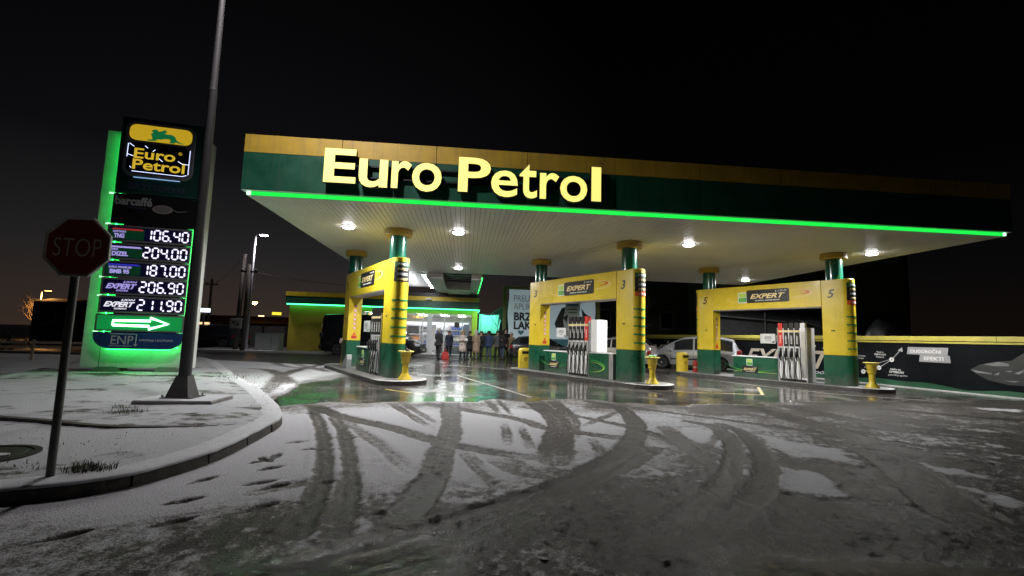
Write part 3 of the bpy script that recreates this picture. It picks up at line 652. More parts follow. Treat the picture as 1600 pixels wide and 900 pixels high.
# ------------------------------------------------------------------ dispensers
SILV = M('brushed_steel', (.50, .50, .50), .35, .6, var=.15)
def dispenser(loc, x0, x1, cols, label, side_box):
    r = empty('fuel_dispenser', (*loc, 0), UA, label, 'fuel pump', 'fuel pumps on the islands')
    y0, y1 = -.36, .28; n = len(cols); w = (x1-x0)/n
    bx('cabinet', WHITE, r, x0, x1, y0+.10, y1, ISL, 1.62, .012)
    bx('head', WHITE, r, x0+.01, x1-.01, y0+.08, y1, 1.62, 2.02, .015)
    for s in (x0-.025, x1): bx('side_trim', SILV, r, s, s+.025, y0+.07, y1+.01, ISL, 2.03, .005)
    if side_box: bx('hose_housing', WHITE, r, x1+.03, x1+.33, y1-.5, y1, .98, 2.08, .02)
    bx('plinth', BLACK, r, x0+.03, x1-.03, y0+.09, y1-.02, ISL, .2)
    for k, c in enumerate(cols):
        a = x0+k*w+.02; b = x0+(k+1)*w-.02; m = (a+b)/2
        if c: 
            bx('grade_panel', RPRINT if c == 'r' else BLACK, r, a, b, y0+.062, y0+.099, 1.36, 1.86, .004); 
            p = bx('grade_top', RPRINT if c == 'r' else BLACK, r, a, b, y0+.06, y0+.2, 1.94, 2.20, .006)
            lettering('EXPERT' if c != 'r' else 'TNG', WPRINT, r, frame((m, y0+.06, 1.6), (0, 0, 1), (-1, 0, 0)), w=.3, h=.05, bold=.02, ext=.002)
            bx('price_strip', CREAM, r, a, b, y0+.058, y0+.079, 1.872, 1.93)
        else: bx('grade_panel', SILV, r, a, b, y0+.07, y0+.099, .3, 1.9, .004); bx('grade_top', WHITE, r, a, b, y0+.06, y0+.2, 1.94, 2.20, .006); continue
        bx('nozzle_boot', BLACK, r, m-.05, m+.05, y0+.06, y0+.11, .98, 1.30, .008)
        nz = MB(); nz.tube([(m, y0+.05, 1.20), (m, y0-.01, 1.16), (m, y0-.03, 1.05), (m, y0-.01, .92), (m, y0+.03, .86)], [.018, .03, .034, .028, .02], 10)
        nz.tube([(m, y0-.06, 1.12), (m, y0-.085, 1.03), (m, y0-.05, .93)], .010, 6)
        nz.build('nozzle', BLACK, r, smooth=True)
        bx('fascia_rib', WHITE_D, r, m+.052, b+.012, y0+.04, y0+.10, .22, 1.34, .01)
        sg = 1 if k % 2 else .6
        pts = smooth_line([(m, y0-.0, .87), (m-.012, y0-.05, .62), (m-.02*sg, y0-.07, .4), (m+.06*sg, y0-.06, .20), (m+.13*sg, y0-.03, .17), (m+.15*sg, y0-.0, .34), (m+.10, y0+.02, .7), (m+.06, y0+.05, 1.0)], 5)
        MB().tube(pts, .013, 7).build('hose', RUBBER, r, smooth=True)
    # payment plate on a bracket at the left
    s = MB(); s.box(x0-.62, x0-.06, y0+.0, y0+.05, 1.44, 1.80); o = s.build('info_plate', WHITE_D, r, bevel=.006)
    bx('info_bracket', GREY, r, x0-.07, x0-.02, y0+.05, y0+.12, 1.5, 1.7)
    for q, (zz, ww) in enumerate(((1.70, .22), (1.66, .3), (1.62, .26), (1.56, .2))): plate('print_line', [(-ww/2, -.008), (ww/2, -.008), (ww/2, .008), (-ww/2, .008)], .002, DGREY, o, up((x0-.33, y0, zz)))
    plate('print_block', rrect(-.04, .04, -.03, .03, .004), .002, BLACKV, o, up((x0-.13, y0, 1.50)))
    return r
dispenser(FRONT[0], -1.32, -.37, ['b', 'b', 'b', 'b'], 'white fuel pump with black hoses inside the number one gate', False)
dispenser(FRONT[1], -2.68, -1.60, ['b', 'b', 'b', 'b', 'r'], 'white five hose fuel pump inside the number three gate', True)
dispenser(FRONT[2], -1.83, -.86, ['r', 'b', 'b', 'b', ''], 'white fuel pump with red leftmost panel inside the number five gate', False)
def skirt(loc, x0, x1, ex, label, box):
    r = empty('counter_panel', (*loc, 0), UA, label, 'counter', 'green counter panels on the islands')
    y0 = -.27
    bx('panel', GRN, r, x0, x1, y0, .2, ISL, .90, .006)
    bx('counter_top', WHITE, r, x0-.05, x1+.01, y0-.03, .23, .905, .94, .006)
    swoosh(r, up(((x0+x1)/2-.1, y0-.002, .66)), (x1-x0)*.62, .30, .035, GPRINT, 3.3, 5.7); swoosh(r, up(((x0+x1)/2+.0, y0-.002, .56)), (x1-x0)*.55, .22, .02, LPRINT, 3.5, 5.2)
    emblem(r, up((ex, y0-.001, .70)), .24, .26); expert_sign(r, up((ex+.02, y0-.001, .43)), .62, .26)
    bx('lime_stripe', LPRINT, r, x0+.02, x1-.02, y0-.003, y0, .335, .345) if box else None
    return r
skirt(FRONT[0], -2.93, -1.40, -2.2, 'green counter panel with lime swirl beside pump in gate one', False)
skirt(FRONT[1], -4.12, -2.72, -3.55, 'green counter panel with white top left of the five hose pump', False)
skirt(FRONT[2], -3.62, -1.88, -2.95, 'green counter panel with white top in the number five gate', True)
c = empty('counter_panel', (*FRONT[1], 0), UA, 'green counter panel with lime oval right of the five hose pump', 'counter', 'green counter panels on the islands')
bx('panel', GRN, c, -1.57, -.66, -.27, .2, ISL, .93, .006); bx('end_post', SILV, c, -.62, -.42, -.29, .18, ISL, .93, .006); bx('counter_top', WHITE_D, c, -1.57, -.40, -.29, .22, .935, .965, .005)
swoosh(c, up((-1.5, -.273, .50)), .72, .21, .04, GPRINT, -2.0, 2.0); swoosh(c, up((-1.5, -.275, .47)), .66, .17, .02, LPRINT, -1.8, 1.8)
# sloped grey tray at the rear column of gate one
t = MB(); gx = -GL
t.add([(gx+.36, -.45, ISL), (gx+1.3, -.45, ISL), (gx+1.3, -.28, ISL), (gx+.36, -.28, ISL), (gx+1.25, -.45, .62), (gx+1.3, -.45, .62), (gx+1.3, -.28, .62), (gx+1.25, -.28, .62)], [(0, 1, 5, 4), (2, 3, 7, 6), (0, 4, 7, 3), (1, 2, 6, 5), (4, 5, 6, 7), (3, 2, 1, 0)])
rp = empty('wedge_box', (*FRONT[0], 0), UA, 'sloping grey metal box at the foot of the rear number one column', 'box')
t.build('wedge_shell', M('pale_grey_sheet', (.42, .43, .43), .4, .2), rp)
# ------------------------------------------------------------------ urns, bins, extinguisher
UY = M('yellow_bin_plastic', (.60, .44, .03), .42, var=.12, vs=4)
def urn(loc, label, top):
    r = empty('flared_bin', loc, UA, label, 'bin', 'flared yellow bins at the island ends'); r.scale = (.76, .76, .84)
    MB().lathe([(.26, 0), (.25, .03), (.12, .20), (.115, .24), (.11, .50), (.14, .53), (.20, .88), (.215, .90)], 28).build('pedestal', UY, r, smooth='auto')
    MB().lathe([(.215, .90), (.30, .93), (.30, .955), (.24, .955)], 28).build('tray', M('pale_yellow_plastic', (.62, .55, .12), .4), r, smooth='auto')
    for z in (.56, .72): MB().lathe([(.155+(z-.53)*.2, z), (.163+(z-.53)*.2, z+.01), (.157+(z-.53)*.2, z+.02)], 24).build('moulded_ring', UY, r, smooth=True)
    if top:
        b = MB()
        for k in range(7):
            a = random.uniform(0, 6.28); x, y = .1*math.cos(a), .1*math.sin(a); s_ = random.uniform(.03, .06)
            b.T = Matrix.Translation((x, y, .96+s_*.5)) @ Matrix.Rotation(random.random()*3, 4, Vector((1, .5, .3)).normalized()); b.box(-s_, s_, -s_*.7, s_*.7, -s_*.5, s_*.5)
        b.build('rubbish_heap', M('green_wrapper', (.10, .34, .08), .5, var=.5, vs=20) if top == 'g' else BLACK, r, bevel=.008)['kind'] = 'stuff'
    return r
def isl(loc, x, y=0, z=ISL): v = Vector((*loc, z))+UX*x+Vector((-UX.y, UX.x, 0))*y; return tuple(v)
urn(isl(FRONT[0], .92, .08), 'yellow flared bin in front of the number one column', 'k')
urn(isl(FRONT[1], .90, .04), 'yellow flared bin with green rubbish by the number three column', 'g')
urn(isl(FRONT[2], .96, .0), 'yellow flared bin in front of the number five column', None)
rb = empty('wiper_stand', isl(FRONT[0], -GL-.72, -.1), UA, 'yellow post with hanging rags behind the rear number one column', 'stand')
MB().lathe([(.12, 0), (.10, .03), (.07, .3), (.07, .85), (.11, .9)], 16).build('post', UY, rb, smooth='auto')
b = MB()
for k in range(6): 
    a = k*1.05; b.tube(smooth_line([(0.05*math.cos(a), .05*math.sin(a), .9), (.12*math.cos(a), .12*math.sin(a), 1.02), (.16*math.cos(a), .16*math.sin(a), .86)], 4), [.03]*9, 6)
b.build('rag_bundle', M('pink_white_cloth', (.55, .42, .38), .8, var=.4, vs=9), rb, smooth=True)
def bin_(loc, rz, label):
    r = empty('litter_bin', loc, rz, label, 'bin', 'tall yellow litter bins')
    pr = [(.275, .08), (.275, .84), (.268, .88), (.235, .93), (.17, .955), (.05, .965)]
    b = MB(); b.T = Matrix.Diagonal((1, .8, 1, 1)); b.lathe(pr, 32); b.build('shell', UY, r, smooth='auto')
    b = MB(); b.T = Matrix.Diagonal((1, .8, 1, 1)); b.lathe([(.27, 0), (.285, .0), (.285, .10), (.276, .10)], 32); b.build('base_ring', M('bin_green', (.03, .20, .03), .45), r, smooth='auto')
    bx('slot_frame', UY, r, -.19, .19, -.225, -.12, .70, .85, .012); bx('slot', BLACK, r, -.165, .165, -.232, -.15, .72, .83, .006)
    o = MB().lathe([(.072, 0), (.072, .004), (.055, .0045), (.055, .003)], 24).build('emblem_ring', BLACKV, r); o.matrix_local = up((0, -.222, .50))
    o = MB().lathe([(.055, 0.0), (.055, .0052)], 20).build('emblem_disc', UY, r); o.matrix_local = up((0, -.222, .50))
    plate('emblem_figure', [(-.012, -.03), (.012, -.03), (.012, .012), (.03, .03), (-.012, .03)], .003, BLACKV, r, up((0, -.228, .5)))
bin_((2.56, 20.15, 0), .1, 'yellow litter bin left of the rear number three column')
bin_((9.62, 20.30, 0), .35, 'yellow litter bin in front of the silver minivan')
fe = empty('fire_extinguisher', (10.05, 19.95, 0), 0, 'red fire extinguisher standing left of the rear number five column', 'extinguisher')
RED = M('red_paint', (.30, .012, .01), .35, var=.1)
MB().lathe([(.09, .0), (.10, .01), (.10, .50), (.085, .57), (.04, .61), (.03, .64)], 20).build('cylinder', RED, fe, smooth='auto')
MB().tube([(-.07, 0, .72), (0, 0, .66), (0, 0, .62)], .018, 8).tube([(0, 0, .68), (.09, 0, .69)], .012, 8).build('valve_handle', BLACK, fe, smooth=True)
MB().tube(smooth_line([(.0, -.03, .66), (.12, -.03, .6), (.125, -.02, .4), (.115, -.02, .22)], 5), .012, 8).build('hose', RUBBER, fe, smooth=True)
MB().lathe([(.1015, .30), (.1015, .36)], 20).build('label_band', M('dim_label', (.25, .2, .15), .5), fe)
# ================================================================== PRICE PYLON
def pylon():
    rz = math.atan2(.45, 2.42)
    r = empty('price_pylon', (-10.11, 13.65, 0), rz, 'tall white price pylon edged in green light with five lit fuel prices', 'price sign')
    body = M('pylon_white', (.62, .63, .62), .45, var=.14, vs=2.5)
    bx('pylon_body', body, r, 0, 2.58, 0, .34, .27, 6.82, .02)
    bx('panel_seam', M('seam_grey', (.12, .12, .12), .6), r, .415, .43, -.003, .01, .28, .95)
    for x in (.62, 2.02):
        MB().add([(x-.36, -.18, .10), (x+.36, -.18, .10), (x+.36, .5, .10), (x-.36, .5, .10), (x-.22, -.05, .31), (x+.22, -.05, .31), (x+.22, .4, .31), (x-.22, .4, .31)], [(0,1,5,4),(1,2,6,5),(2,3,7,6),(3,0,4,7),(4,5,6,7),(3,2,1,0)]).build('footing', M('footing_concrete', (.10,.10,.095), .8, bump=.4), r)
    f = -.30
    dk = M('sign_dark_green', (.006, .042, .035), .35, var=.1)
    bx('crown_board', dk, r, .44, 2.50, f, f+.12, 5.0, 7.17, .05)
    bx('cafe_board', M('cafe_black', (.010, .010, .012), .3, var=.1), r, .45, 2.46, f, f+.12, 4.16, 4.985, .01)
    bx('spine', DGREY, r, .7, 2.2, f+.13, -.004, .9, 6.6)
    # lion badge
    cx, cz = 1.42, 6.27
    T = up((cx, f, cz))
    bd = plate('logo_frame', rrect(-.84, .84, -.78, .78, .24), .05, M('logo_rim', (.16, .17, .19), .4, .3), r, T, .012)
    yl = M('logo_yellow_lit', (.6, .45, .02), .35, var=0, em=(1, .64, .03), es=.46)
    top = [p for p in rrect(-.75, .75, -.69, .69, .19) if p[1] > .2]+[(-.75, .22), (.75, .22)]
    top = rrect(-.75, .75, .24, .69, .17); plate('logo_sky', top, .004, yl, bd, Matrix.Translation((0, 0, .05)))
    plate('logo_field', rrect(-.75, .75, -.69, .17, .18), .004, M('logo_black', (.006, .007, .012), .25, var=0), bd, Matrix.Translation((0, 0, .05)))
    gl = M('logo_lion_green', (.01, .10, .04), .4, var=0, em=(.01, .23, .07), es=.5)
    lion = [(-.36,.27),(-.30,.30),(-.22,.31),(-.24,.40),(-.27,.46),(-.22,.50),(-.26,.56),(-.20,.60),(-.13,.60),(-.08,.55),(-.03,.57),(.06,.62),(.12,.56),(.04,.52),(.12,.50),(.24,.50),(.32,.45),(.36,.36),(.46,.30),(.54,.285),(.54,.27),(.44,.275),(.34,.30),(.30,.26),(.18,.26),(.22,.32),(.18,.37),(.06,.36),(-.02,.33),(-.10,.33),(-.14,.28),(-.24,.26)]
    plate('lion_figure', lion, .004, gl, bd, Matrix.Translation((.02, -.005, .0555)))
    tx = M('logo_text_lit', (.6, .45, .03), .35, var=0, em=(1, .66, .05), es=.55)
    for t, zz, w, xx in (('Euro', -.13, .98, -.10), ('Petrol', -.44, 1.24, .02)): lettering(t, tx, bd, Matrix.Translation((xx, zz, .056)), w=w, h=.29, bold=.018, ext=.004)
    ring = lettering('®', tx, bd, Matrix.Translation((.50, -.02, .056)), h=.09, bold=0, name='logo_mark')
    # cold backlight spilling round the badge and at the cracks of its face
    cold = E('cold_white', (.62, .68, 1), 2.2)
    for (x0, z0, x1, z1) in ((-.72,.13,-.60,.05),(-.74,-.18,-.60,-.22),(-.35,.10,-.28,.04),(.0,-.22,.10,-.30),(.46,-.24,.58,-.31),(.58,-.31,.735,-.31),(.735,.10,.735,-.60),(-.6,-.645,.6,-.66),(-.745,.12,-.745,-.25),(.60,-.66,.70,-.62),(-.66,-.52,-.62,-.55),(-.1,.02,-.16,-.04)):
        b = MB(); b.tube([(x0, z0, .057), (x1, z1, .057)], .007, 5); b.build('backlight_gap', cold, bd)
    bx('badge_backlight', E('badge_glow', (.35, .6, 1), .8), r, cx-.55, cx+.55, f-.045, f-.03, 5.455, 5.475)
    [lettering(t_, M('dim_lilac', (.05, .055, .11), .5, var=0), r, up((cx+x_, f-.003, 5.22)), w=w_, h=.16, bold=.01) for t_, x_, w_ in (('BRZI', -.40, .50), ('SERVIS', .30, .76))]
    # cafe board lettering and cup
    cw = M('cafe_grey_print', (.32, .32, .33), .5, var=0)
    lettering('barcaffé', cw, r, up((.93, f-.003, 4.80)), w=.86, h=.24, bold=.03); plate('print_line', [(-.22, -.012), (.22, -.012), (.22, .012), (-.22, .012)], .003, M('dim_lilac'), r, up((1.0, f, 4.62)))
    b = MB(); b.T = frame((1.62, f-.004, 4.63), (1, 0, 0), (0, 0, 1)) @ Matrix.Diagonal((1, .5, 1, 1)); b.lathe([(.24, 0), (.24, .004)], 28); cup = b.build('cup_print', M('cup_rim', (.28, .25, .22), .5, var=0), r)
    b = MB(); b.T = frame((1.62, f-.008, 4.63), (1, 0, 0), (0, 0, 1)) @ Matrix.Diagonal((1, .5, 1, 1)); b.lathe([(.20, 0), (.20, .003)], 28); b.build('coffee_print', M('cup_coffee', (.16, .15, .14), .5, var=0), cup)
    MB().tube(smooth_line([(1.84, f-.005, 4.66), (1.98, f-.005, 4.60), (2.2, f-.005, 4.63)], 5), .008, 5).build('cup_handle', M('cup_rim'), cup)
    # price rows
    SEG = {'0': 'abcdef', '1': 'bc', '2': 'abged', '3': 'abgcd', '4': 'fgbc', '5': 'afgcd', '6': 'afgedc', '7': 'abc', '8': 'abcdefg', '9': 'gfabcd'}
    seg_m = E('price_white', (.80, .76, 1), 1.6); fr_m = M('row_frame', (.22, .22, .215), .45, .4, var=.15); scr = M('price_screen', (.004, .004, .012), .3, var=0, em=(.02, .015, .12), es=.10)
    def bar(b, x0, y0, x1, y1, t):
        d = Vector((x1-x0, y1-y0)); L = d.length; d /= L; n = Vector((-d.y, d.x)); p0 = Vector((x0, y0)); p1 = Vector((x1, y1)); g = .012
        pts = [p0+d*g, p0+d*(g+t/2)+n*t/2, p1-d*(g+t/2)+n*t/2, p1-d*g, p1-d*(g+t/2)-n*t/2, p0+d*(g+t/2)-n*t/2]; b.prism([tuple(p) for p in pts], 0, .004)
    def digit(ch, x, z, parent, w=.135, h_=.275):
        b = MB(); t = .037; q = {'a': (0,h_,w,h_), 'b': (w,h_/2,w,h_), 'c': (w,0,w,h_/2), 'd': (0,0,w,0), 'e': (0,0,0,h_/2), 'f': (0,h_/2,0,h_), 'g': (0,h_/2,w,h_/2)}
        for s_ in SEG[ch]: bar(b, *q[s_], t)
        o = b.build('digit', seg_m, parent); o.matrix_local = up((x, f-.012, z-h_/2))
    gs = M('label_green', (.004, .05, .02), .4, var=.1, em=(.003, .05, .018), es=.35)
    lil = E('label_lilac', (.50, .42, 1), .75); red = E('label_red', (.5, .03, .03), .55); blu = E('label_blue', (.03, .03, .55), .7); wh = E('label_white', (.9, .9, 1), .9)
    rows = [('106.40', 3.895, 'TNG', red, 'AUTOGAS'), ('204.00', 3.405, 'DIZEL', lil, 'EVRO'), ('187.00', 2.925, 'BMB 95', blu, 'EVRO PREMIUM'), ('206.90', 2.46, 'EXPERT', lil, None), ('211.90', 1.975, 'EXPERT', wh, None)]
    x0, x1 = .40, 2.385
    for val, zc, nm, cm, sub in rows:
        p = bx('price_panel', fr_m, r, x0, x1, f, f+.14, zc-.225, zc+.225, .006); p['label'] = f'lit price row reading {val}'
        bx('screen', scr, p, x0+.055, x1-.03, f-.006, f, zc-.175, zc+.175)
        x = 2.30
        for ch in val[::-1]:
            if ch == '.':
                o = MB().prism(rrect(0, .042, 0, .042, .01, 2), 0, .004).build('digit', seg_m, p); o.matrix_local = up((x-.025, f-.012, zc-.155)); x -= .055
            else: digit(ch, x-.135, zc, p); x -= .205
        if sub:
            bx('grade_field', gs, p, x0+.07, x0+.86, f-.008, f-.006, zc-.16, zc+.12)
            b = MB(); b.prism([(0, 0), (.72, 0), (.68, .045), (0, .045)], 0, .003); o = b.build('grade_bar', cm, p); o.matrix_local = up((x0+.12, f-.0125, zc+.09))
            lettering(nm, lil, p, up((x0+.13+.06*len(nm)*.55+.06, f-.012, zc-.07)), w=.068*len(nm)+.03, h=.12, bold=.04, ext=.002); lettering(sub, lil, p, up((x0+.13+.022*len(sub), f-.012, zc+.045)), w=.042*len(sub), h=.055, bold=.03, ext=.002)
        else:
            lettering(nm, cm, p, up((x0+.47, f-.012, zc+.0)), w=.70, h=.14, bold=.04, shear=.4, ext=.002); lettering('LION', cm, p, up((x0+.66, f-.012, zc+.12)), w=.32, h=.05, bold=.03, shear=.3, ext=.002); lettering('DIZEL' if val[:3] == '206' else 'GORIVO', cm, p, up((x0+.5, f-.012, zc-.115)), w=.28, h=.045, bold=.03, shear=.3, ext=.002)
    ap = bx('arrow_panel', fr_m, r, .37, 2.40, f, f+.14, 1.26, 1.715, .006)
    bx('arrow_field', M('arrow_green', (.004, .06, .02), .4, var=0, em=(.003, .20, .04), es=1.1), ap, .42, 2.36, f-.006, f, 1.30, 1.675)
    out = [(.78, 1.42), (.78, 1.54), (1.62, 1.555), (1.62, 1.635), (2.04, 1.485), (1.60, 1.335), (1.60, 1.415), (.78, 1.42)]
    b = MB(); b.tube([(x, f-.02, z) for x, z in out], .028, 8); b.build('arrow_tube', E('arrow_light', (.30, 1, .42), 12), ap, smooth=True)
    pts = [(.36, 1.235), (2.42, 1.235)]+[(2.42-.40+.40*math.cos(a), 1.13-.33*math.sin(a)) for a in np.linspace(0, PI/2, 8)]+[(.76-.40*math.sin(a), 1.13-.33*math.cos(a)) for a in np.linspace(0, PI/2, 8)]
    ep = plate('wash_board', pts, .10, M('deep_blue', (.014, .045, .16), .35, var=.08), r, up((0, f+.10, 0)))
    lt = M('silver_print', (.42, .43, .44), .45, var=0)
    ez = .0+.102
    lettering('ENP', lt, ep, Matrix.Translation((1.02, 1.03, ez)), w=.50, h=.23, bold=.0, ext=.002)
    for a in (((.74, 1.19), (1.33, 1.19)), ((.74, .875), (1.25, .875)), ((1.33, 1.19), (1.33, .885)), ((1.28, .93), (1.33, .88)), ((1.38, .93), (1.33, .88))):
        MB().tube([(*a[0], ez), (*a[1], ez)], .008, 5).build('logo_line', lt, ep)
    lettering('UREĐAJI I DOPUNA', lt, ep, Matrix.Translation((1.80, 1.03, ez)), w=.78, h=.07, bold=.02, ext=.002)
    # green tubes hidden behind the boards
    gt = E('green_tube', (.02, 1, .12), 28)
    bx('edge_light', gt, r, .50, .52, -.13, -.10, .95, 6.75); bx('edge_light', gt, r, 2.42, 2.44, -.13, -.10, .95, 6.75)
    bx('edge_light', E('green_low', (.02, 1, .12), 11), r, .50, 2.25, -.14, -.09, .83, .86); bx('under_light', E('green_under', (.02, 1, .12), 9), r, .66, 2.12, f+.03, f+.07, .772, .790)
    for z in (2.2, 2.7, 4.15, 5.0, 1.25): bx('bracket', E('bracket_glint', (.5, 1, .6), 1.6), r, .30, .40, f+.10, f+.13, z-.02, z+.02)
pylon()
# ================================================================== STOP SIGN, LAMP POSTS
def stop_sign():
    r = empty('stop_sign', (-3.37, 4.39, .12), .02, 'octagonal red stop sign on a grey pole at the kerb corner', 'traffic sign')
    MB().tube([(0, 0, -.05), (0, 0, 2.17)], .030, 16).build('pole', M('stop_pole_steel', (.12, .12, .115), .55, .5, var=.35, vs=12, rvar=.1), r, smooth='auto')
    MB().cyl(.038, 2.17, 2.185, 16).build('pole_cap', BLACK, r)
    R = .277; zc = 1.945
    oc = [(R*math.cos(PI/8+i*PI/4), R*math.sin(PI/8+i*PI/4)) for i in range(8)]; oi = [(x*.925, y*.925) for x, y in oc]
    p = plate('sign_plate', oc, .012, GREY, r, up((.035, -.045, zc)))
    fr = MB(); n = 8
    for i in range(8):
        q = (i+1) % 8; fr.add([(*oc[i], .01), (*oc[q], .01), (*oi[q], .01), (*oi[i], .01), (*oc[i], .022), (*oc[q], .022), (*oi[q], .016), (*oi[i], .016)], [(0,1,5,4),(4,5,6,7),(2,3,7,6)])
    fr.build('sign_rim', M('sign_rim_white', (.80, .80, .74), .4, var=.2), p)
    plate('sign_face', oi, .0135, M('stop_red', (.42, .075, .06), .45, var=.25, vs=5), p, Matrix())
    lettering('STOP', M('sign_letter_white', (.88, .88, .82), .45, var=.1), p, Matrix.Translation((0, -.005, .0155)), w=.375, h=.155, bold=-.016, ext=.001)
    for z in (-.12, .12): bx('clamp', DGREY, r, -.045, .045, -.05, .045, zc+z-.015, zc+z+.015)
stop_sign()
def lamp_post():
    x, y = -4.69, 8.59
    r = empty('lamp_post', (x, y, .22), 0, 'tall grey lamp post with flared base in the snow beside the price pylon', 'lamp post')
    st = M('lamp_post_steel', (.042, .041, .040), .7, .15, var=.3, vs=9, rvar=.1)
    MB().tube([(0, 0, .0), (0, 0, 5.45)], [.096, .068], 12).build('shaft', st, r, smooth='auto')
    MB().tube([(0, 0, 5.45), (0, 0, 5.50), (0, 0, 8.9)], [.070, .058, .042], 12).build('upper_shaft', st, r, smooth='auto')
    b = MB(); b.add([(-.19,-.17,.03),(.17,-.17,.03),(.17,.17,.03),(-.19,.17,.03),(-.09,-.09,.38),(.09,-.09,.38),(.09,.09,.38),(-.09,.09,.38)], [(0,1,5,4),(1,2,6,5),(2,3,7,6),(3,0,4,7),(4,5,6,7)]); b.build('flared_base', st, r)
    bx('base_plate', st, r, -.25, .25, -.22, .22, .0, .03)
    for sx in (-.215, .215):
        for sy in (-.19, .19): MB().cyl(.018, .03, .075, 6, (sx, sy)).build('anchor_bolt', STEEL, r)
    MB().tube(smooth_line([(0, 0, 8.85), (.15, -.12, 9.2), (.7, -.5, 9.35)], 5), .04, 8).build('arm', st, r, smooth=True)
    h_ = MB(); h_.T = Matrix.Translation((.95, -.7, 9.36)) @ Matrix.Rotation(math.atan2(-.5, .7), 4, 'Z'); h_.box(-.35, .35, -.13, .13, -.04, .06); hd = h_.build('lamp_head', st, r, bevel=.03)
    h_ = MB(); h_.T = Matrix.Translation((.95, -.7, 9.36)) @ Matrix.Rotation(math.atan2(-.5, .7), 4, 'Z'); h_.box(-.28, .28, -.10, .10, -.052, -.041); h_.build('lamp_lens', E('street_lamp_white', (1, .93, .96), 30), hd)
    area('lamp', (.95, -.7, 9.29), .45, 300, (1, .92, .97), (math.radians(22), math.radians(-13), 0), PI*.66, r)
    s = empty('lamp_plinth', (x-.1, y-.05, .15), .06, 'snowy concrete slab under the tall lamp post', 'slab')
    bx('slab', CONC, s, -.42, .75, -.42, .40, 0, .075, .01); bx('snow_layer', SNOW, s, -.40, .73, -.41, .38, .076, .09)
lamp_post()
def street_light(x, y, hgt, dx, lab, power, col, mat, r0=.09):
    r = empty('street_lamp', (x, y, 0), 0, lab, 'lamp post')
    MB().tube([(0, 0, 0), (0, 0, hgt)], [r0, r0*.6], 10).build('shaft', STEEL, r, smooth=True)
    MB().tube([(0, 0, hgt), (dx*.4, 0, hgt+.06), (dx, 0, hgt+.05)], .04, 8).build('arm', STEEL, r, smooth=True)
    h_ = bx('lamp_head', DGREY, r, min(dx*.6, dx*1.5), max(dx*.6, dx*1.5), -.14, .14, hgt, hgt+.09, .02)
    bx('lamp_lens', mat, h_, min(dx*.65, dx*1.45), max(dx*.65, dx*1.45), -.15, .12, hgt-.05, hgt-.002)
    if power: area('lamp', (dx, 0, hgt-.1), .4, power, col, parent=r)
    return r
street_light(-13.95, 32, 7.62, .5, 'slim lit street lamp left of the yellow shop wall', 170, (1, .94, 1), E('street_lamp_far', (1, .93, 1), 40))
street_light(-26.2, 60, 4.75, .6, 'distant street lamp glowing orange behind the utility poles', 45, (1, .42, .08), E('sodium', (1, .45, .10), 60), .12)
b = MB(); b.lathe([(.05, -.32), (.20, -.24), (.26, -.10), (.22, .0)], 16, (-25.6, 60, 4.75)); gl_ = b.build('lamp_globe', E('sodium', (1, .45, .10), 60), [o for o in COL.objects if o.name.startswith('street_lamp')][-1], smooth=True); gl_.matrix_parent_inverse = Matrix.Translation((26.2, -60, 0))
street_light(-38.3, 46.5, 4.4, .5, 'dim street lamp lighting the bare tree far left behind the stop sign', 520, (1, .45, .12), E('sodium_dim', (1, .5, .15), 6))
WOOD = M('weathered_pole_wood', (.055, .045, .038), .85, var=.35, vs=7, bump=.3)
def pole(x, y, hgt, r0, lab, arm=True, lean=0):
    r = empty('utility_pole', (x, y, 0), 0, lab, 'utility pole', 'utility poles left of the shop')
    MB().tube([(0, 0, 0), (lean, 0, hgt)], [r0, r0*.7], 10).build('shaft', WOOD, r, smooth=True)
    if arm: bx('crossarm', WOOD, r, lean-.5, lean+.5, -.04, .04, hgt-.5, hgt-.4)
    for k in (-.4, .4):
        if arm: MB().lathe([(.03, 0), (.05, .03), (.03, .07), (.045, .1), (.02, .13)], 8, (lean+k, 0, hgt-.4)).build('insulator', GREY, r)
pole(-14.62, 32.0, 6.3, .16, 'thick wooden utility pole with meter box left of the street lamp', False, .12)
pole(-13.75, 31.0, 5.5, .14, 'wooden utility pole with crossarm standing beside the lit street lamp', True, .02)
pole(-20.5, 40, 5.4, .12, 'farther thin wooden utility pole left of the meter box', True)
pole(-34, 62, 8.2, .13, 'most distant wooden utility pole left of the orange lamp', True)
mb = empty('meter_box', (-14.55, 31.75, 1.05), 0, 'pale electric meter box on the thick wooden pole', 'meter box')
bx('box', M('meter_grey', (.30, .30, .29), .6), mb, -.36, .36, -.14, .0, .4, 1.05, .015); bx('door_panel', M('meter_white', (.42, .42, .40), .6), mb, -.28, -.02, -.15, -.141, .47, .98); bx('door_panel', M('meter_white'), mb, .02, .28, -.15, -.141, .47, .98)
bx('meter_window', BLACK, mb, -.22, -.08, -.156, -.151, .72, .88); bx('meter_window', BLACK, mb, .08, .22, -.156, -.151, .60, .76)
cb = empty('utility_cabinet', (-12.75, 32.5, 0), .03, 'wide grey utility cabinet on the kerb beside the yellow wall', 'cabinet')
bx('cabinet_body', M('cabinet_grey', (.20, .22, .22), .5), cb, -.75, .75, -.4, .4, .12, 1.18, .015); bx('cabinet_lid', GREY, cb, -.80, .80, -.45, .45, 1.183, 1.22, .01)
for x in (-.72, .28): bx('cabinet_door', M('cabinet_door_grey', (.27, .28, .28), .5), cb, x, x+.44 if x > 0 else x+.95, -.415, -.402, .18, 1.14, .006)
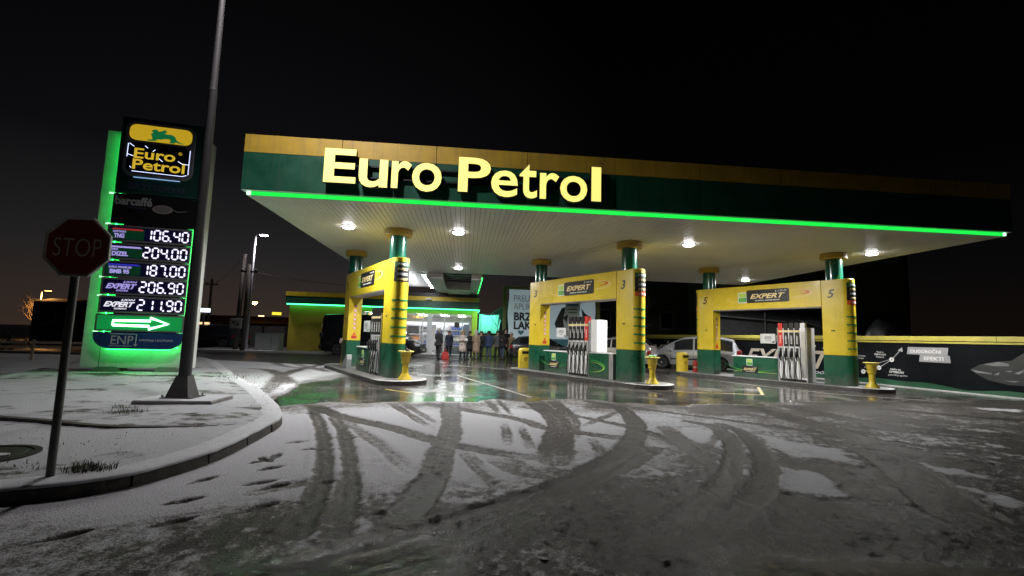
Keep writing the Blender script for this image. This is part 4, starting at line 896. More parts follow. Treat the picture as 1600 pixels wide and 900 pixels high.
# wires between the poles
def wire(p0, p1, sag, lab):
    P = [Vector(p0).lerp(Vector(p1), t)-Vector((0, 0, sag*4*t*(1-t))) for t in np.linspace(0, 1, 14)]
    tag(MB().tube(P, .012, 5).build('overhead_wire', BLACK), lab, 'wire')
wire((-14.5, 31.5, 5.9), (-20.5, 40, 5.0), .3, 'overhead wire from the thick pole to the farther pole'); wire((-20.5, 40, 5.1), (-34, 62, 7.9), .4, 'overhead wire from the farther pole to the most distant pole')
wire((-13.7, 31, 5.1), (-5, 33.5, 4.6), .25, 'overhead wire from the crossarm pole to the shop roof')
# guard rail, verge of the road, far silhouettes
gr = empty('guard_rail', (-21.5, 18.7, 0), .26, 'brown lit steel guard rail along the road behind the stop sign', 'guard rail')
RAIL = M('rail_steel', (.34, .26, .20), .45, .4, var=.25, vs=5)
for i in range(5):
    bx('post', RAIL, gr, i*1.7-.04, i*1.7+.04, .02, .10, 0, .78)
    for z in (.50, .68):
        b = MB(); 
        b.box(i*1.7-.1, i*1.7+1.55, -.02, .02, z-.05, z+.05); b.build('rail_beam', RAIL, gr, bevel=.012)
st = tag(MB().box(-60, -13.5, 24.2, 24.5, -.01, .10).build('road_kerb', KERBM), kind='structure')
strip('road_edge_line', [(-40, 15.5), (-22, 18.0), (-14.5, 23.2)], .12, M('road_line_dim', (.30, .28, .26), .6, var=.4, vs=5), kind='structure')
pv = bx('pavement', CONC, None, -17.5, -8.2, 31.0, 40, -.01, .10); tag(pv, kind='structure')
ps = bx('pavement_snow', SNOW, None, -17.4, -12.0, 31.08, 32.2, .102, .118); tag(ps, kind='structure')
pk = bx('pavement_kerb', M('pale_kerb', (.30, .30, .29), .7, var=.3, vs=6), None, -30, -8.2, 30.80, 30.98, -.01, .12); tag(pk, kind='structure')
def house(x, y, w, d, h_, roof, lab, wall, roofm, nwin=2, lit=None, rz=0):
    r = empty('house', (x, y, 0), rz, lab, 'house')
    bx('wall', wall, r, -w/2, w/2, 0, d, 0, h_)
    b = MB(); e = .25; b.add([(-w/2-e, -e, h_), (w/2+e, -e, h_), (w/2+e, d+e, h_), (-w/2-e, d+e, h_), (-w/2-e, d/2, h_+roof), (w/2+e, d/2, h_+roof)], [(0,1,5,4),(2,3,4,5),(0,4,3),(1,2,5),(3,2,1,0)]); b.build('roof', roofm, r)
    for k in range(nwin):
        wx = -w/2+w*(k+.5)/nwin; f_ = bx('window', M('window_frame', (.18,.18,.18), .6), r, wx-.5, wx+.5, -.04, .0, h_*.42, h_*.42+1.2); bx('pane', lit if lit else M('dark_pane', (.01,.01,.012), .1, var=0), f_, wx-.43, wx+.43, -.05, -.041, h_*.42+.07, h_*.42+1.13)
HW = M('dark_render', (.035, .034, .03), .9, var=.2); HR = M('dark_roof_tile', (.03, .022, .018), .85, var=.3)
house(-35.0, 43.5, 2.7, 4, 3.3, .35, 'dark low building left of the pylon behind the road', M('dark_building', (.012, .012, .012), .9), HR, 1)
house(-29, 62, 13, 8, 2.2, 1.0, 'dark house behind the grey utility cabinet', HW, HR, 4)
house(-46, 88, 14, 8, 2.6, 1.2, 'dark distant house behind the utility poles', HW, HR, 4)
gw = empty('garden_wall', (-18.5, 41.5, 0), .05, 'pale garden wall behind the utility cabinet left of the shop', 'wall')
for i in range(5): bx('wall_panel', M('pale_wall', (.16, .15, .14), .85, var=.25), gw, i*1.85-2, i*1.85-.2, 0, .15, 0, 1.75); bx('wall_pier', HW, gw, i*1.85-2.18, i*1.85-2.01, -.04, .2, 0, 1.9)
def sign_far(x, y, z, w, h_, mat, lab, post=True, ch=None):
    r = empty('far_sign', (x, y, 0), .35, lab, 'sign'); bx('sign_face', mat, r, -w/2, w/2, -.05, 0, z, z+h_, .02); bx('sign_box', DGREY, r, -w/2-.05, w/2+.05, .0, .15, z-.05, z+h_+.05)
    if post: bx('post', DGREY, r, -.06, .06, .02, .14, 0, z-.05)
sign_far(-30.6, 80, 3.9, 1.35, .45, E('far_yellow', (1, .75, .05), 1.3), 'small lit yellow sign on the distant roofline')
sign_far(-30.9, 75, 3.0, .8, .6, E('far_warm', (1, .62, .35), 3), 'tiny warm lit sign beside the distant yellow sign')
sign_far(-24.5, 58, 1.2, 1.1, .35, E('far_blue', (.08, .12, 1), 2.0), 'tiny blue lit sign below the orange street lamp', False)
sign_far(-19.3, 37, 2.6, .75, .28, E('far_white', (.8, .85, 1), 2.5), 'small white lit sign right of the tall lamp post')
sign_far(-19.5, 37.3, 1.7, .9, .16, E('far_warm2', (1, .6, .3), 1.6), 'narrow warm lit sign under the small white sign')
def bare_tree(x, y, h_, seed, lab, mat, spread=.55, levels=5, r0=.1):
    rn = random.Random(seed); r = empty('bare_tree', (x, y, 0), rn.random()*6, lab, 'tree')
    tr = MB(); tr.tube([(0, 0, -.05), (.05, .02, h_*.18), (.02, .05, h_*.34)], [r0, r0*.8, r0*.65], 8); tr.build('trunk', mat, r, smooth=True); b = MB()
    def grow(p, d, L, rr, k):
        q = p+d*L; m = p+d*L*.5+Vector((rn.uniform(-1,1), rn.uniform(-1,1), 0))*L*.07
        b.tube([p, m, q], [rr, rr*.85, rr*.65], 5 if k > 1 else 3, False)
        if k == 0: return
        for i in range(rn.choice((2, 3, 3))):
            nd = (d+Vector((rn.uniform(-1,1), rn.uniform(-1,1), rn.uniform(-.35,.7)))*spread).normalized(); grow(p.lerp(q, rn.uniform(.55, 1)), nd, L*rn.uniform(.6, .85), rr*.55, k-1)
    for i in range(5): grow(Vector((.02, .05, h_*(.22+.025*i))), Vector((rn.uniform(-1,1)*.6, rn.uniform(-1,1)*.6, 1)).normalized(), h_*.22, r0*.5, levels)
    b.build('crown', mat, r)
BARK = M('bark', (.08, .07, .06), .9, var=.3, vs=6)
bare_tree(-39.4, 47.3, 4.6, 3, 'bare tree glowing orange far left behind the stop sign', M('bark_pale', (.30, .24, .18), .9, var=.3), .75, 5)
bare_tree(11.6, 31.5, 5.6, 8, 'bare tree with thin twigs behind the silver minivan', M('bark_grey', (.16, .16, .15), .9), .75, 5, .09)
# dark shrubs along the road at the far left
def far_shrub(x, y, w, h_, seed, lab):
    rn = random.Random(seed); r = empty('roadside_shrub', (x, y, 0), 0, lab, 'shrub', 'dark shrubs along the far road'); b = MB(); st_ = MB()
    for i in range(7): st_.tube([(rn.uniform(-.2,.2), 0, 0), (rn.uniform(-w,w)*.4, rn.uniform(-.3,.3), h_*.7)], .02, 4)
    for i in range(700):
        u = rn.uniform(-1, 1); z = rn.random()**.8*h_*(1-.55*abs(u)**1.6)*(.85+.3*math.sin(u*7+seed)); p = Vector((u*w/2, rn.uniform(-.5, .5), z)); s_ = rn.uniform(.05, .13); a = Vector((rn.uniform(-1,1), rn.uniform(-1,1), rn.uniform(-1,1))).normalized()*s_; c_ = Vector((rn.uniform(-1,1), rn.uniform(-1,1), rn.uniform(-1,1))).normalized()*s_*.6
        b.add([p-a, p+c_, p+a, p-c_], [(0, 1, 2, 3)])
    st_.build('stem', BARK, r); b.build('foliage', M('dark_leaf', (.018, .026, .012), .8, var=.4, vs=3), r)
far_shrub(-25.5, 27, 5, 1.5, 1, 'dark shrub behind the guard rail left of the pylon'); far_shrub(-33, 31, 6, 1.9, 2, 'wide dark shrub far left below the lit bare tree'); far_shrub(-41, 30, 7, 2.0, 5, 'darkest roadside shrub at the far left edge')
# ================================================================== SHOP
def goods(b, x0, x1, y, z, rn, hmax=.25, dy=.18, jut=0):
    x = x0
    while x < x1-.05:
        w = rn.uniform(.06, .16); b.box(x, min(x+w-.012, x1), y, y+dy, z, z+rn.uniform(.5, 1)*hmax); x += w
def shop():
    r = empty('petrol_shop', (0, 33.1, 0), 0, 'flat roofed green and yellow station shop with lit glass front', 'shop')
    X0, X1 = -11.85, .80; d = 7.5
    yw = M('shop_yellow_wall', (.46, .36, .035), .6, var=.15, vs=1.5, bump=.1, bs=30)
    bx('solid_wall', yw, r, X0, -8.05, 0, .25, 0, 3.14); bx('side_wall', yw, r, X0, X0+.25, .253, d, 0, 3.14); bx('end_post', M('shop_lime_post', (.45, .46, .03), .5), r, .42, X1, 0, .35, 0, 3.14); bx('side_wall', yw, r, X1-.25, X1, .353, d, 0, 3.14)
    bx('back_wall', M('shop_interior_wall', (.55, .55, .56), .7), r, X0+.26, X1-.26, d-.2, d, 0, 3.14)
    bx('roof_slab', M('roof_felt', (.05, .05, .05), .8), r, X0, X1, .06, d, 3.3, 3.5)
    o = .32; n = 7; w = (X1+.06-X0+.2)/n
    for i in range(n):
        a = X0-.2+i*w; bx('fascia_panel', GRN_F, r, a+.003, a+w-.003, -o, -o+.05, 3.24, 3.735); bx('fascia_band', YEL, r, a+.003, a+w-.003, -o-.02, -o+.05, 3.74, 4.03)
    for xx in (X0-.2, X1+.01): bx('fascia_panel', GRN, r, xx, xx+.05, -o+.053, d, 3.24, 3.735); bx('fascia_band', YEL, r, xx, xx+.05, -o+.053, d, 3.74, 4.03)
    bx('fascia_soffit', M('lime_soffit', (.40, .52, .05), .5), r, X0-.15, X1, -o+.055, .05, 3.245, 3.27)
    bx('light_strip', E('shop_green_led', (.06, .95, .30), 4.5), r, X0-.12, X1-.02, -o+.06, -o+.12, 3.16, 3.235)
    bx('light_strip', E('shop_green_led', (0, 1, 0), 1), r, X1+.07, X1+.13, -o+.1, 3.0, 3.16, 3.235)
    bx('lintel_panel', M('lime_lintel', (.30, .46, .03), .5), r, -8.04, .41, .02, .2, 2.86, 3.14)
    cols = [-8.0, -6.7, -5.4, -4.1, -2.95, -2.35, -1.47, -.22, .38]
    wf = M('white_window_frame', (.62, .62, .63), .4)
    glass = M('shop_glass', (.9, .95, .95), .03, var=0, alpha=.06)
    for i in range(len(cols)-1):
        a, b_ = cols[i], cols[i+1]
        f_ = MB(); f_.box(a-.04, a+.04, .03, .12, .05, 2.85); f_.box(a+.04, b_-.04, .03, .12, .05, .13); f_.box(a+.04, b_-.04, .03, .12, 2.28, 2.34); f_.box(a+.04, b_-.04, .03, .12, 2.78, 2.85)
        fo = f_.build('window_frame', wf, r)
        bx('pane', glass, fo, a+.041, b_-.041, .07, .078, .131, 2.279); bx('pane', glass, fo, a+.041, b_-.041, .07, .078, 2.341, 2.779)
    bx('frame_pillar', wf, r, -2.66, -2.40, -.02, .10, .03, 2.86); bx('threshold', CONC, r, -8.05, .8, -.5, .0, -.01, .06)
    bx('shop_floor', M('tile_floor', (.42, .42, .41), .25, var=.1), r, X0+.26, X1-.26, .13, d-.21, .02, .06)
    bx('ceiling', M('shop_ceiling', (.7, .7, .72), .6), r, X0+.26, X1-.26, .26, d-.21, 2.90, 2.95)
    for x in (-6.8, -4.9, -3.2, -1.6, -.3):
        for y in (1.3, 3.6): bx('ceiling_light', E('shop_tube', (.95, .95, 1), 20), r, x-.28, x+.28, y-.5, y+.5, 2.87, 2.893)
    # shelves, lit header, fridges
    rn = random.Random(4)
    PC = [M('goods_'+n_, c, .5, var=.2, vs=12) for n_, c in (('gold', (.55, .36, .08)), ('white', (.65, .65, .66)), ('red', (.40, .05, .04)), ('blue', (.04, .08, .36)), ('dark', (.05, .05, .06)), ('orange', (.6, .22, .05)))]
    su = M('shelf_white', (.62, .62, .64), .4)
    def shelf(x0, x1, y, rows, name='shelf_unit', pal=PC, h0=.25):
        s_ = bx(name, su, r, x0, x1, y+.32, y+.38, .06, h0+.38*rows+.1)
        bx('shelf_side', su, s_, x0-.03, x0, y, y+.38, .06, h0+.38*rows+.1); bx('shelf_side', su, s_, x1, x1+.03, y, y+.38, .06, h0+.38*rows+.1)
        for k in range(rows):
            bx('shelf_board', su, s_, x0, x1, y, y+.318, h0+.38*k, h0+.38*k+.03)
            for q in range(2):
                b = MB(); xm = x0+.02+(x1-x0-.04)*q/2; goods(b, xm, xm+(x1-x0-.04)/2, y+.04, h0+.38*k+.031, rn, .27)
                g_ = b.build('goods', rn.choice(pal), s_); g_['kind'] = 'stuff'
    for x in (-7.7, -6.2, -4.7): shelf(x, x+1.35, 2.2, 5, pal=[PC[0], PC[1], PC[5], PC[2], PC[0]])
    shelf(-2.1, -1.2, 1.5, 5, 'fridge_unit', [PC[3], PC[3], PC[1], PC[3]]); shelf(-1.05, .2, 2.4, 5, 'fridge_unit', [PC[3], PC[4], PC[1]])
    shelf(-3.8, -2.7, 3.4, 5, pal=PC)
    bx('lit_header', E('header_white', (.9, .92, 1), 1.5), r, -7.6, .2, 1.9, 1.95, 2.14, 2.36)
    b = MB()
    for i in range(150):
        x = rn.uniform(-7.7, -2.9); z = rn.uniform(2.36, 2.82); y = rn.uniform(.8, 1.8); b.T = Matrix.Translation((x, y, z)) @ Matrix.Rotation(rn.random()*6, 4, 'Y'); s_ = rn.uniform(.03, .09); b.box(-s_, s_, -.02, .02, -s_*.6, s_*.6)
    b.build('gold_garland', PC[0], r)['kind'] = 'stuff'
    ctr = bx('till_counter', M('counter_dark', (.03, .03, .035), .4), r, -2.0, .3, 1.0, 1.35, .06, .55, .01)
    bx('poster', M('poster_violet', (.16, .12, .2), .5), r, -.12, .26, .1, .11, 1.35, 2.2); bx('poster', M('poster_dark', (.06, .05, .06), .5), r, -4.0, -3.2, .1, .11, 1.45, 2.0)
    sp = MB(); sp.box(-.78, -.42, -.15, .02, 1.95, 2.32); sp.build('wall_speaker', BLACK, r, bevel=.05)
    cam = MB(); cam.box(-2.72, -2.40, -o-.32, -o-.18, 3.80, 3.88); cam.tube([(-2.5, -o-.02, 3.78), (-2.5, -o-.2, 3.80)], .02, 6); cam.build('camera', GREY, r)
    MB().tube([(-6.9, 2, 3.5), (-6.9, 2, 5.3)], .03, 6).build('aerial_pole', GREY, r)
shop()
def link_roof():
    r = empty('link_canopy', (0, 0, 0), 0, 'white link roof with skylight between the pump canopy and the shop', 'canopy')
    w = M('link_white', (.52, .52, .52), .5, var=.12); Y0, Y1 = CY1+.02, 32.7
    bx('side_beam', w, r, .22, .74, Y0, Y1, 4.30, 4.62); bx('side_beam', w, r, -2.05, -1.25, Y0, Y1, 4.30, 4.62); bx('cross_beam', w, r, -1.247, .217, 29.3, Y1, 4.22, 4.70)
    bx('light_strip', LEDB, r, .745, .79, Y0, Y1+.05, 4.34, 4.44)
    bx('roof_sheet', M('roof_dark'), r, -4.7, .8, Y0, Y1, 5.2, 5.25)
    sl = M('slat_dark', (.05, .055, .065), .5, .3)
    for i in range(9): bx('skylight_slat', sl, r, -1.24, .21, Y0+.62+i*.5, Y0+.9+i*.5, 4.72+.03*(i % 2), 4.82)
    bx('end_fascia', BLACK, r, -4.7, .8, Y1+.02, Y1+.06, 4.06, 4.28)
    y = Y0+.1; 
    while y < Y1-.3: bx('roof_rib', WHITE, r, -4.7, -2.06, y, y+.30, 4.62+.0, 4.70); bx('roof_pan', w, r, -4.7, -2.06, y+.303, y+.50, 4.68, 4.74); y += .503
    bx('edge_beam', w, r, -4.95, -4.71, Y0, Y1, 4.50, 4.9)
    for i in range(8):
        yy = Y0+.7+i*.95; l_ = MB().lathe([(.10, 0), (.13, .05), (.13, .07)], 16, (-2.32, yy, 4.53)).build('spot_housing', WHITE, r); MB().lathe([(.09, -.012), (.095, -.002)], 16, (-2.32, yy, 4.53)).build('spot_lens', E('spot_white', (.95, .95, 1), 30), l_)
    area('lamp', (-2.6, 28.5, 4.45), .4, 150, (.95, .95, 1), parent=r, shape='RECTANGLE', sy=6); area('lamp', (-3.4, 28.5, 3.9), .3, 60, (.95, .95, 1), (PI, 0, 0), parent=r, shape='RECTANGLE', sy=6)
link_roof()
# turquoise sheet, low fence, gabled outbuilding beside the shop
def tarp():
    r = empty('tarpaulin_screen', (.92, 33.25, 0), 0, 'turquoise tarpaulin hung beside the shop end post', 'tarpaulin')
    nx, nz = 26, 14; vs = []; fs = []
    for j in range(nz+1):
        for i in range(nx+1):
            u, v = i/nx, j/nz; vs.append((u*1.42-.10*u*(1-v), .05*math.sin(u*19+v*2)*(1-.4*v)+.03*math.sin(u*37), 1.60+v*1.36-.06*math.sin(u*PI)*v))
    for j in range(nz):
        for i in range(nx): k = j*(nx+1)+i; fs.append((k, k+1, k+nx+2, k+nx+1))
    o = MB().add(vs, fs).build('sheet', M('turquoise_tarp', (.26, .72, .64), .5, var=.12), r, smooth=True); s_ = o.modifiers.new('t', 'SOLIDIFY'); s_.thickness = .006
    for x in (-.02, 1.48): MB().tube([(x, .1, 0), (x, .1, 3.0)], .03, 8).build('pole', DGREY, r)
    MB().tube([(-.02, .1, 2.98), (1.48, .1, 2.98)], .02, 6).build('rail', DGREY, r); MB().tube([(.7, -.12, 2.9), (1.6, -.12, 1.75)], .02, 6).build('brace', DGREY, r)
    MB().tube([(1.5, -.15, 2.6), (1.2, -.2, .9)], .05, 8).build('furled_end', M('turquoise_tarp'), r, smooth=True)
    area('lamp', (.6, -1.1, 3.0), .15, 40, (.35, 1, .72), (math.radians(48), 0, 0), parent=r, shape='RECTANGLE', sy=.15)  # added green lamp brightening the tarpaulin, standing in for the shop corner strip
tarp()
lw = empty('low_fence', (.95, 33.6, 0), 0, 'low olive board fence under the turquoise tarpaulin', 'fence')
for i in range(9): bx('board', M('olive_board', (.20, .20, .03), .7, var=.25), lw, i*.32, i*.32+.305, 0, .04, .05, 1.5)
for i in range(3): bx('post', DGREY, lw, i*1.3, i*1.3+.08, .045, .12, 0, 1.55)
ob = empty('outbuilding', (1.95, 35.2, 0), 0, 'dark green gabled outbuilding between the shop and the billboard', 'building')
gw_ = M('dark_green_render', (.035, .075, .05), .8, var=.2)
MB().add([(0, 0, 0), (6, 0, 0), (6, 0, 3.2), (3.2, 0, 5.3), (0, 0, 3.1), (0, 5, 0), (6, 5, 0), (6, 5, 3.2), (3.2, 5, 5.3), (0, 5, 3.1)], [(0,1,2,3,4), (9,8,7,6,5), (0,4,9,5), (1,6,7,2), (0,5,6,1), (4,3,8,9), (3,2,7,8)]).build('wall', gw_, ob)
MB().add([(-.3, -.3, 2.98), (3.2, -.3, 5.42), (3.2, 5.3, 5.42), (-.3, 5.3, 2.98), (-.3, -.3, 2.86), (3.2, -.3, 5.31), (3.2, 5.3, 5.31), (-.3, 5.3, 2.86)], [(0,1,2,3),(7,6,5,4),(0,4,5,1),(3,2,6,7),(0,3,7,4)]).build('roof_slope', M('roof_grey_green', (.09, .10, .09), .7, var=.2), ob)
MB().add([(6.3, -.3, 2.98), (3.205, -.3, 5.42), (3.205, 5.3, 5.42), (6.3, 5.3, 2.98), (6.3, -.3, 2.86), (3.205, -.3, 5.31), (3.205, 5.3, 5.31), (6.3, 5.3, 2.86)], [(0,1,2,3),(7,6,5,4),(0,4,5,1),(3,2,6,7),(0,3,7,4)]).build('roof_slope', M('roof_grey_green'), ob)
f_ = bx('window', M('window_frame'), ob, .5, 1.0, -.05, 0, 1.6, 2.6); bx('pane', M('dark_pane', (.01,.01,.012), .1, var=0), f_, .55, .95, -.06, -.051, 1.66, 2.54)
# ------------------------------------------------------------------ billboard
def billboard():
    r = empty('billboard', (0, 32, 0), 0, 'large pale blue advertising banner in an olive frame behind the pumps', 'billboard')
    ol = M('olive_frame', (.20, .20, .07), .6, var=.2); pa = M('banner_pale_glow', (.50, .60, .64), .5, var=.10, vs=1.2, em=(.52, .66, .74), es=.26)  # faint glow put into the banner sheets, in place of light falling on them
    bx('frame_post', ol, r, 2.50, 2.72, 0, .2, 0, 4.86); bx('frame_post', ol, r, 9.02, 9.26, 0, .2, 0, 4.86); bx('frame_rail', ol, r, 2.723, 9.017, .02, .18, 4.70, 4.86)
    def sheet(x0, x1, z0, z1, sd):
        nx, nz = 30, 18; vs = []; fs = []
        for j in range(nz+1):
            for i in range(nx+1):
                u, v = i/nx, j/nz; vs.append((x0+(x1-x0)*u+.04*math.sin(v*9+sd)*(u < .05)+.03*math.sin(v*12)*(u > .97), -.03+.02*math.sin(u*11+v*6+sd)*(v-.5), z0+(z1-z0)*v+.04*math.sin(u*8+sd)*(v < .05)))
        for j in range(nz):
            for i in range(nx): k = j*(nx+1)+i; fs.append((k, k+1, k+nx+2, k+nx+1))
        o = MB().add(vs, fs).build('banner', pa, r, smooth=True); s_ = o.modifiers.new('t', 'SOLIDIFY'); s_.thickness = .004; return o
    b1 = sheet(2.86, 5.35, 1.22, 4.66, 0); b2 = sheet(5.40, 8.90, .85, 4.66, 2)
    bk = M('banner_black', (.02, .022, .025), .5, var=0); gy = M('banner_grey', (.10, .12, .13), .5, var=0); te = M('banner_teal', (.06, .22, .28), .5, var=0)
    y = -.065
    def L(t, x, z, h_, mat, bold, w): lettering(t, mat, b1, up((x+w/2, y, z)), w=w, h=h_, bold=bold, ext=.003)
    L('PREUZ', 3.22, 4.05, .42, gy, -.012, 1.40); L('APLIKA', 3.22, 3.50, .42, gy, -.012, 1.55); L('BRZ', 3.25, 2.82, .56, bk, .04, 1.25); L('LAK', 3.25, 2.22, .56, bk, .04, 1.25)
    plate('heart_print', [(0,-.16),(.2,.02),(.2,.13),(.1,.17),(0,.1),(-.1,.17),(-.2,.13),(-.2,.02)], .003, te, b1, up((3.75, y, 1.72)))
    plate('teal_band', [(5.45, .90), (8.86, .90), (8.86, 1.36), (5.45, 1.36)], .003, te, b2, up((0, y, 0)))
    lp = M('banner_light', (.62, .70, .74), .5, var=0); bl = M('banner_blue', (.10, .25, .42), .5, var=0)
    plate('device_print', [(6.55, 1.9), (7.7, 2.1), (7.9, 4.4), (6.9, 4.5)], .003, lp, b2, up((0, y-.002, 0)))
    for pts in ([(6.05,2.4),(6.2,2.05),(6.75,2.0),(6.65,2.6),(6.78,3.55),(6.55,3.5),(6.3,3.0)], [(7.9,3.55),(8.15,3.2),(8.6,2.9),(8.7,2.3),(8.1,2.4)], [(6.65,2.85),(7.0,3.1),(6.9,2.5)]): plate('figure_print', pts, .003, bk, b2, up((0, y-.004, 0)))
    for x, z, w, h_ in ((7.25,4.42,.95,.10),(7.3,3.8,.8,.32),(7.3,3.42,.7,.06),(7.3,3.2,.6,.06),(5.6,4.2,.4,.10),(5.55,4.0,.4,.14)): plate('print_block', rrect(x-w/2, x+w/2, z-h_/2, z+h_/2, .02), .003, bl if h_ > .09 else bk, b2, up((0, y-.005, 0)))
    plate('badge_print', rrect(8.35, 8.75, 4.15, 4.55, .08), .003, te, b2, up((0, y-.004, 0))); plate('badge_inner', rrect(8.42, 8.68, 4.22, 4.48, .05), .003, lp, b2, up((0, y-.008, 0)))
billboard()
# ================================================================== BOUNDARY WALL WITH BANNER
def boundary_wall():
    Wa, Wb = Vector((15.67, 17.66, 0)), Vector((16.63, 12.77, 0)); d = (Wb-Wa).normalized()
    r = empty('boundary_wall', tuple(Wa), math.atan2(d.y, d.x), 'long black banner wall with yellow coping along the right side of the forecourt', 'wall')
    bk = M('banner_wall_black', (.006, .007, .008), .8, var=.2, vs=1, spec=.05)
    s = -15.5
    while s < 13: bx('banner_panel', bk, r, s+.004, s+2.996, 0, .18, 0, 1.60); s += 3.0
    s = -15.5; yc = M('coping_yellow', (.40, .35, .06), .5, var=.18, vs=3)
    while s < 13:
        bx('coping_board', yc, r, s+.004, s+2.496, -.05, .24, 1.685, 1.85, .01); bx('trim_board', yc, r, s+.004, s+2.496, -.025, .18, 1.603, 1.672, .006); s += 2.5
    y = -.004
    cr = M('metal_print', (.50, .44, .36), .45, var=.25, vs=4); wp = M('wall_white_print', (.60, .60, .60), .5, var=0); gp = M('wall_grey_print', (.30, .30, .31), .5, var=0)
    for x in (-3.45, -12.6):
        lettering('EXPERT', cr, r, up((x, y, .80)), w=4.9, h=.78, bold=.02, shear=.45, ext=.002)
        lettering('LION', wp, r, up((x+1.25, y, 1.38)), w=2.6, h=.18, bold=.01, shear=.25, spacing=1.9, ext=.002)
        lettering('GORIVO NOVE MOĆI', wp, r, up((x+.6, y, .27)), w=3.0, h=.13, bold=.03, shear=.25, ext=.002)
    # growth graph
    P = [(.25, .45), (.86, .64), (1.34, .97), (1.66, 1.33)]
    for a, b in zip(P[:-1], P[1:]): MB().tube([(a[0], y, a[1]), (b[0], y, b[1])], .014, 5).build('graph_line', gp, r)
    MB().tube([(.30, y, .62), (1.25, y, .96)], .010, 5).build('graph_line', gp, r)
    plate('arrow_head', [(1.72, 1.44), (1.57, 1.32), (1.74, 1.27)], .003, gp, r, up((0, y, 0)))
    for i, (x, z) in enumerate(P[:3]):
        n_ = MB().lathe([(.085, 0), (.085, .004)], 20).build('graph_node', wp, r); n_.matrix_local = up((x, y-.004, z)); lettering(str(i+2), BLACKV, n_, Matrix.Translation((0, 0, .006)), h=.08, bold=.02, ext=.001)
    for t, x, z, w, h_ in (('Vodi o', .92, 1.24, .26, .07), ('ČISTOĆI', .92, 1.15, .42, .07), ('motora', .92, 1.05, .30, .07), ('Smanjuje', .15, 1.06, .42, .07), ('emisiju', .12, .96, .34, .07), ('Utiče na', 1.45, .62, .36, .07), ('OPTIMALNU', 1.48, .52, .50, .08), ('potrošnju goriva', 1.52, .40, .66, .08)): lettering(t, wp if 'I' in t or 'U' in t else gp, r, up((x, y, z)), w=w, h=h_, bold=.02, ext=.002)
    gb = M('tag_grey', (.26, .26, .27), .5, var=0)
    t1 = plate('tag_print', [(1.88, 1.20), (3.14, 1.20), (3.18, 1.46), (1.92, 1.46)], .003, gb, r, up((0, y, 0))); t2 = plate('tag_print', [(2.26, .95), (3.22, .95), (3.2, 1.197), (2.3, 1.197)], .003, gb, r, up((0, y, 0)))
    lettering('DUGOROČNI', wp, t1, Matrix.Translation((2.48, 1.33, .006)), w=.95, h=.15, bold=.03, ext=.001); lettering('EFEKTI', wp, t2, Matrix.Translation((2.72, 1.075, .006)), w=.60, h=.13, bold=.03, ext=.001)
    # dim car nose printed on the banner
    cg = M('print_car_dark', (.020, .022, .025), .4, var=.3, vs=3); ch = M('print_car_light', (.17, .175, .18), .4, var=.4, vs=5)
    plate('car_print', [(3.75,.78),(4.0,.95),(4.35,1.05),(4.8,1.12),(5.1,1.36),(5.8,1.50),(6.6,1.48),(7.2,1.2),(8.0,1.05),(8.1,.5),(7.6,.4),(4.7,.38),(4.2,.48),(3.95,.62)], .003, cg, r, up((0, y, 0)))
    for pts in ([(4.1,.97),(4.5,1.07),(4.72,1.02),(4.75,.95),(4.4,.93)], [(4.6,.80),(4.8,.82),(4.78,.77)], [(4.55,.50),(4.95,.52),(4.85,.47)], [(4.85,.74),(5.3,1.0),(5.3,.96),(4.95,.72)], [(5.12,1.35),(5.8,1.49),(6.5,1.47),(6.5,1.45),(5.8,1.46),(5.2,1.33)], [(3.76,.78),(4.3,.70),(4.3,.67),(3.9,.70)], [(4.35,.66),(4.5,.75),(4.46,.66)]): plate('car_highlight', pts, .003, ch, r, up((0, y-.004, 0)))
    gpn = M('print_green_wave', (.010, .065, .03), .5, var=.25, vs=3); o_ = []
    xs = np.linspace(-15.4, 12.5, 80)
    for x in xs: o_.append((x, .12+.13*abs(math.sin(x*.75+.4))*max(.25, 1-max(0, x-1)/7)+.03*math.sin(x*3)))
    b = MB(); vs = []
    for (x, z) in o_: vs += [(x, y, .015), (x, y, max(.05, z))]
    b.add(vs, [(2*i, 2*i+2, 2*i+3, 2*i+1) for i in range(len(o_)-1)]); b.build('green_wave_print', gpn, r)
    bx('wall_footing', M('pale_footing', (.42, .42, .42), .7, var=.3, vs=4), r, -15.5, 13, -.16, -.006, -.02, .03)
boundary_wall()
wf_ = tag(bx('wall_pavement', M('wall_pavement_wet', (.06, .058, .055), .35, var=.4, vs=3), None, 14.7, 15.1, 12, 13, -.02, -.01), kind='structure'); D.objects.remove(wf_)
wh_ = empty('warehouse', (18.6, 32, 0), 0, 'large grey rendered warehouse rising behind the yellow coped wall', 'building')
GW = M('warehouse_render', (.12, .13, .125), .85, var=.12, vs=.6); GW2 = M('warehouse_lower', (.085, .092, .085), .85, var=.15, vs=.6)
bx('upper_wall', GW, wh_, 0, 14.3, 0, 9, 3.9, 9.6); bx('lower_wall', GW2, wh_, .02, 14.28, .03, 9, 0, 3.897); bx('roof_edge', DGREY, wh_, -.2, 14.5, -.2, 9.2, 9.603, 9.8)
bx('gutter_pipe', DGREY, wh_, 14.0, 14.12, -.12, -.003, 0, 9.55); bx('door', M('steel_door', (.05, .05, .05), .6), wh_, 9, 11.6, -.003, .029, 0, 3.2)
db = empty('dark_building', (9.7, 38, 0), 0, 'tall dark flat roofed building behind the billboard and bare tree', 'building')
bx('wall', M('dark_wall', (.030, .033, .036), .9, var=.2), db, 0, 9.0, 0, 6, 0, 8.2); bx('roof_edge', DGREY, db, -.15, 9.15, -.15, 6.15, 8.203, 8.4)
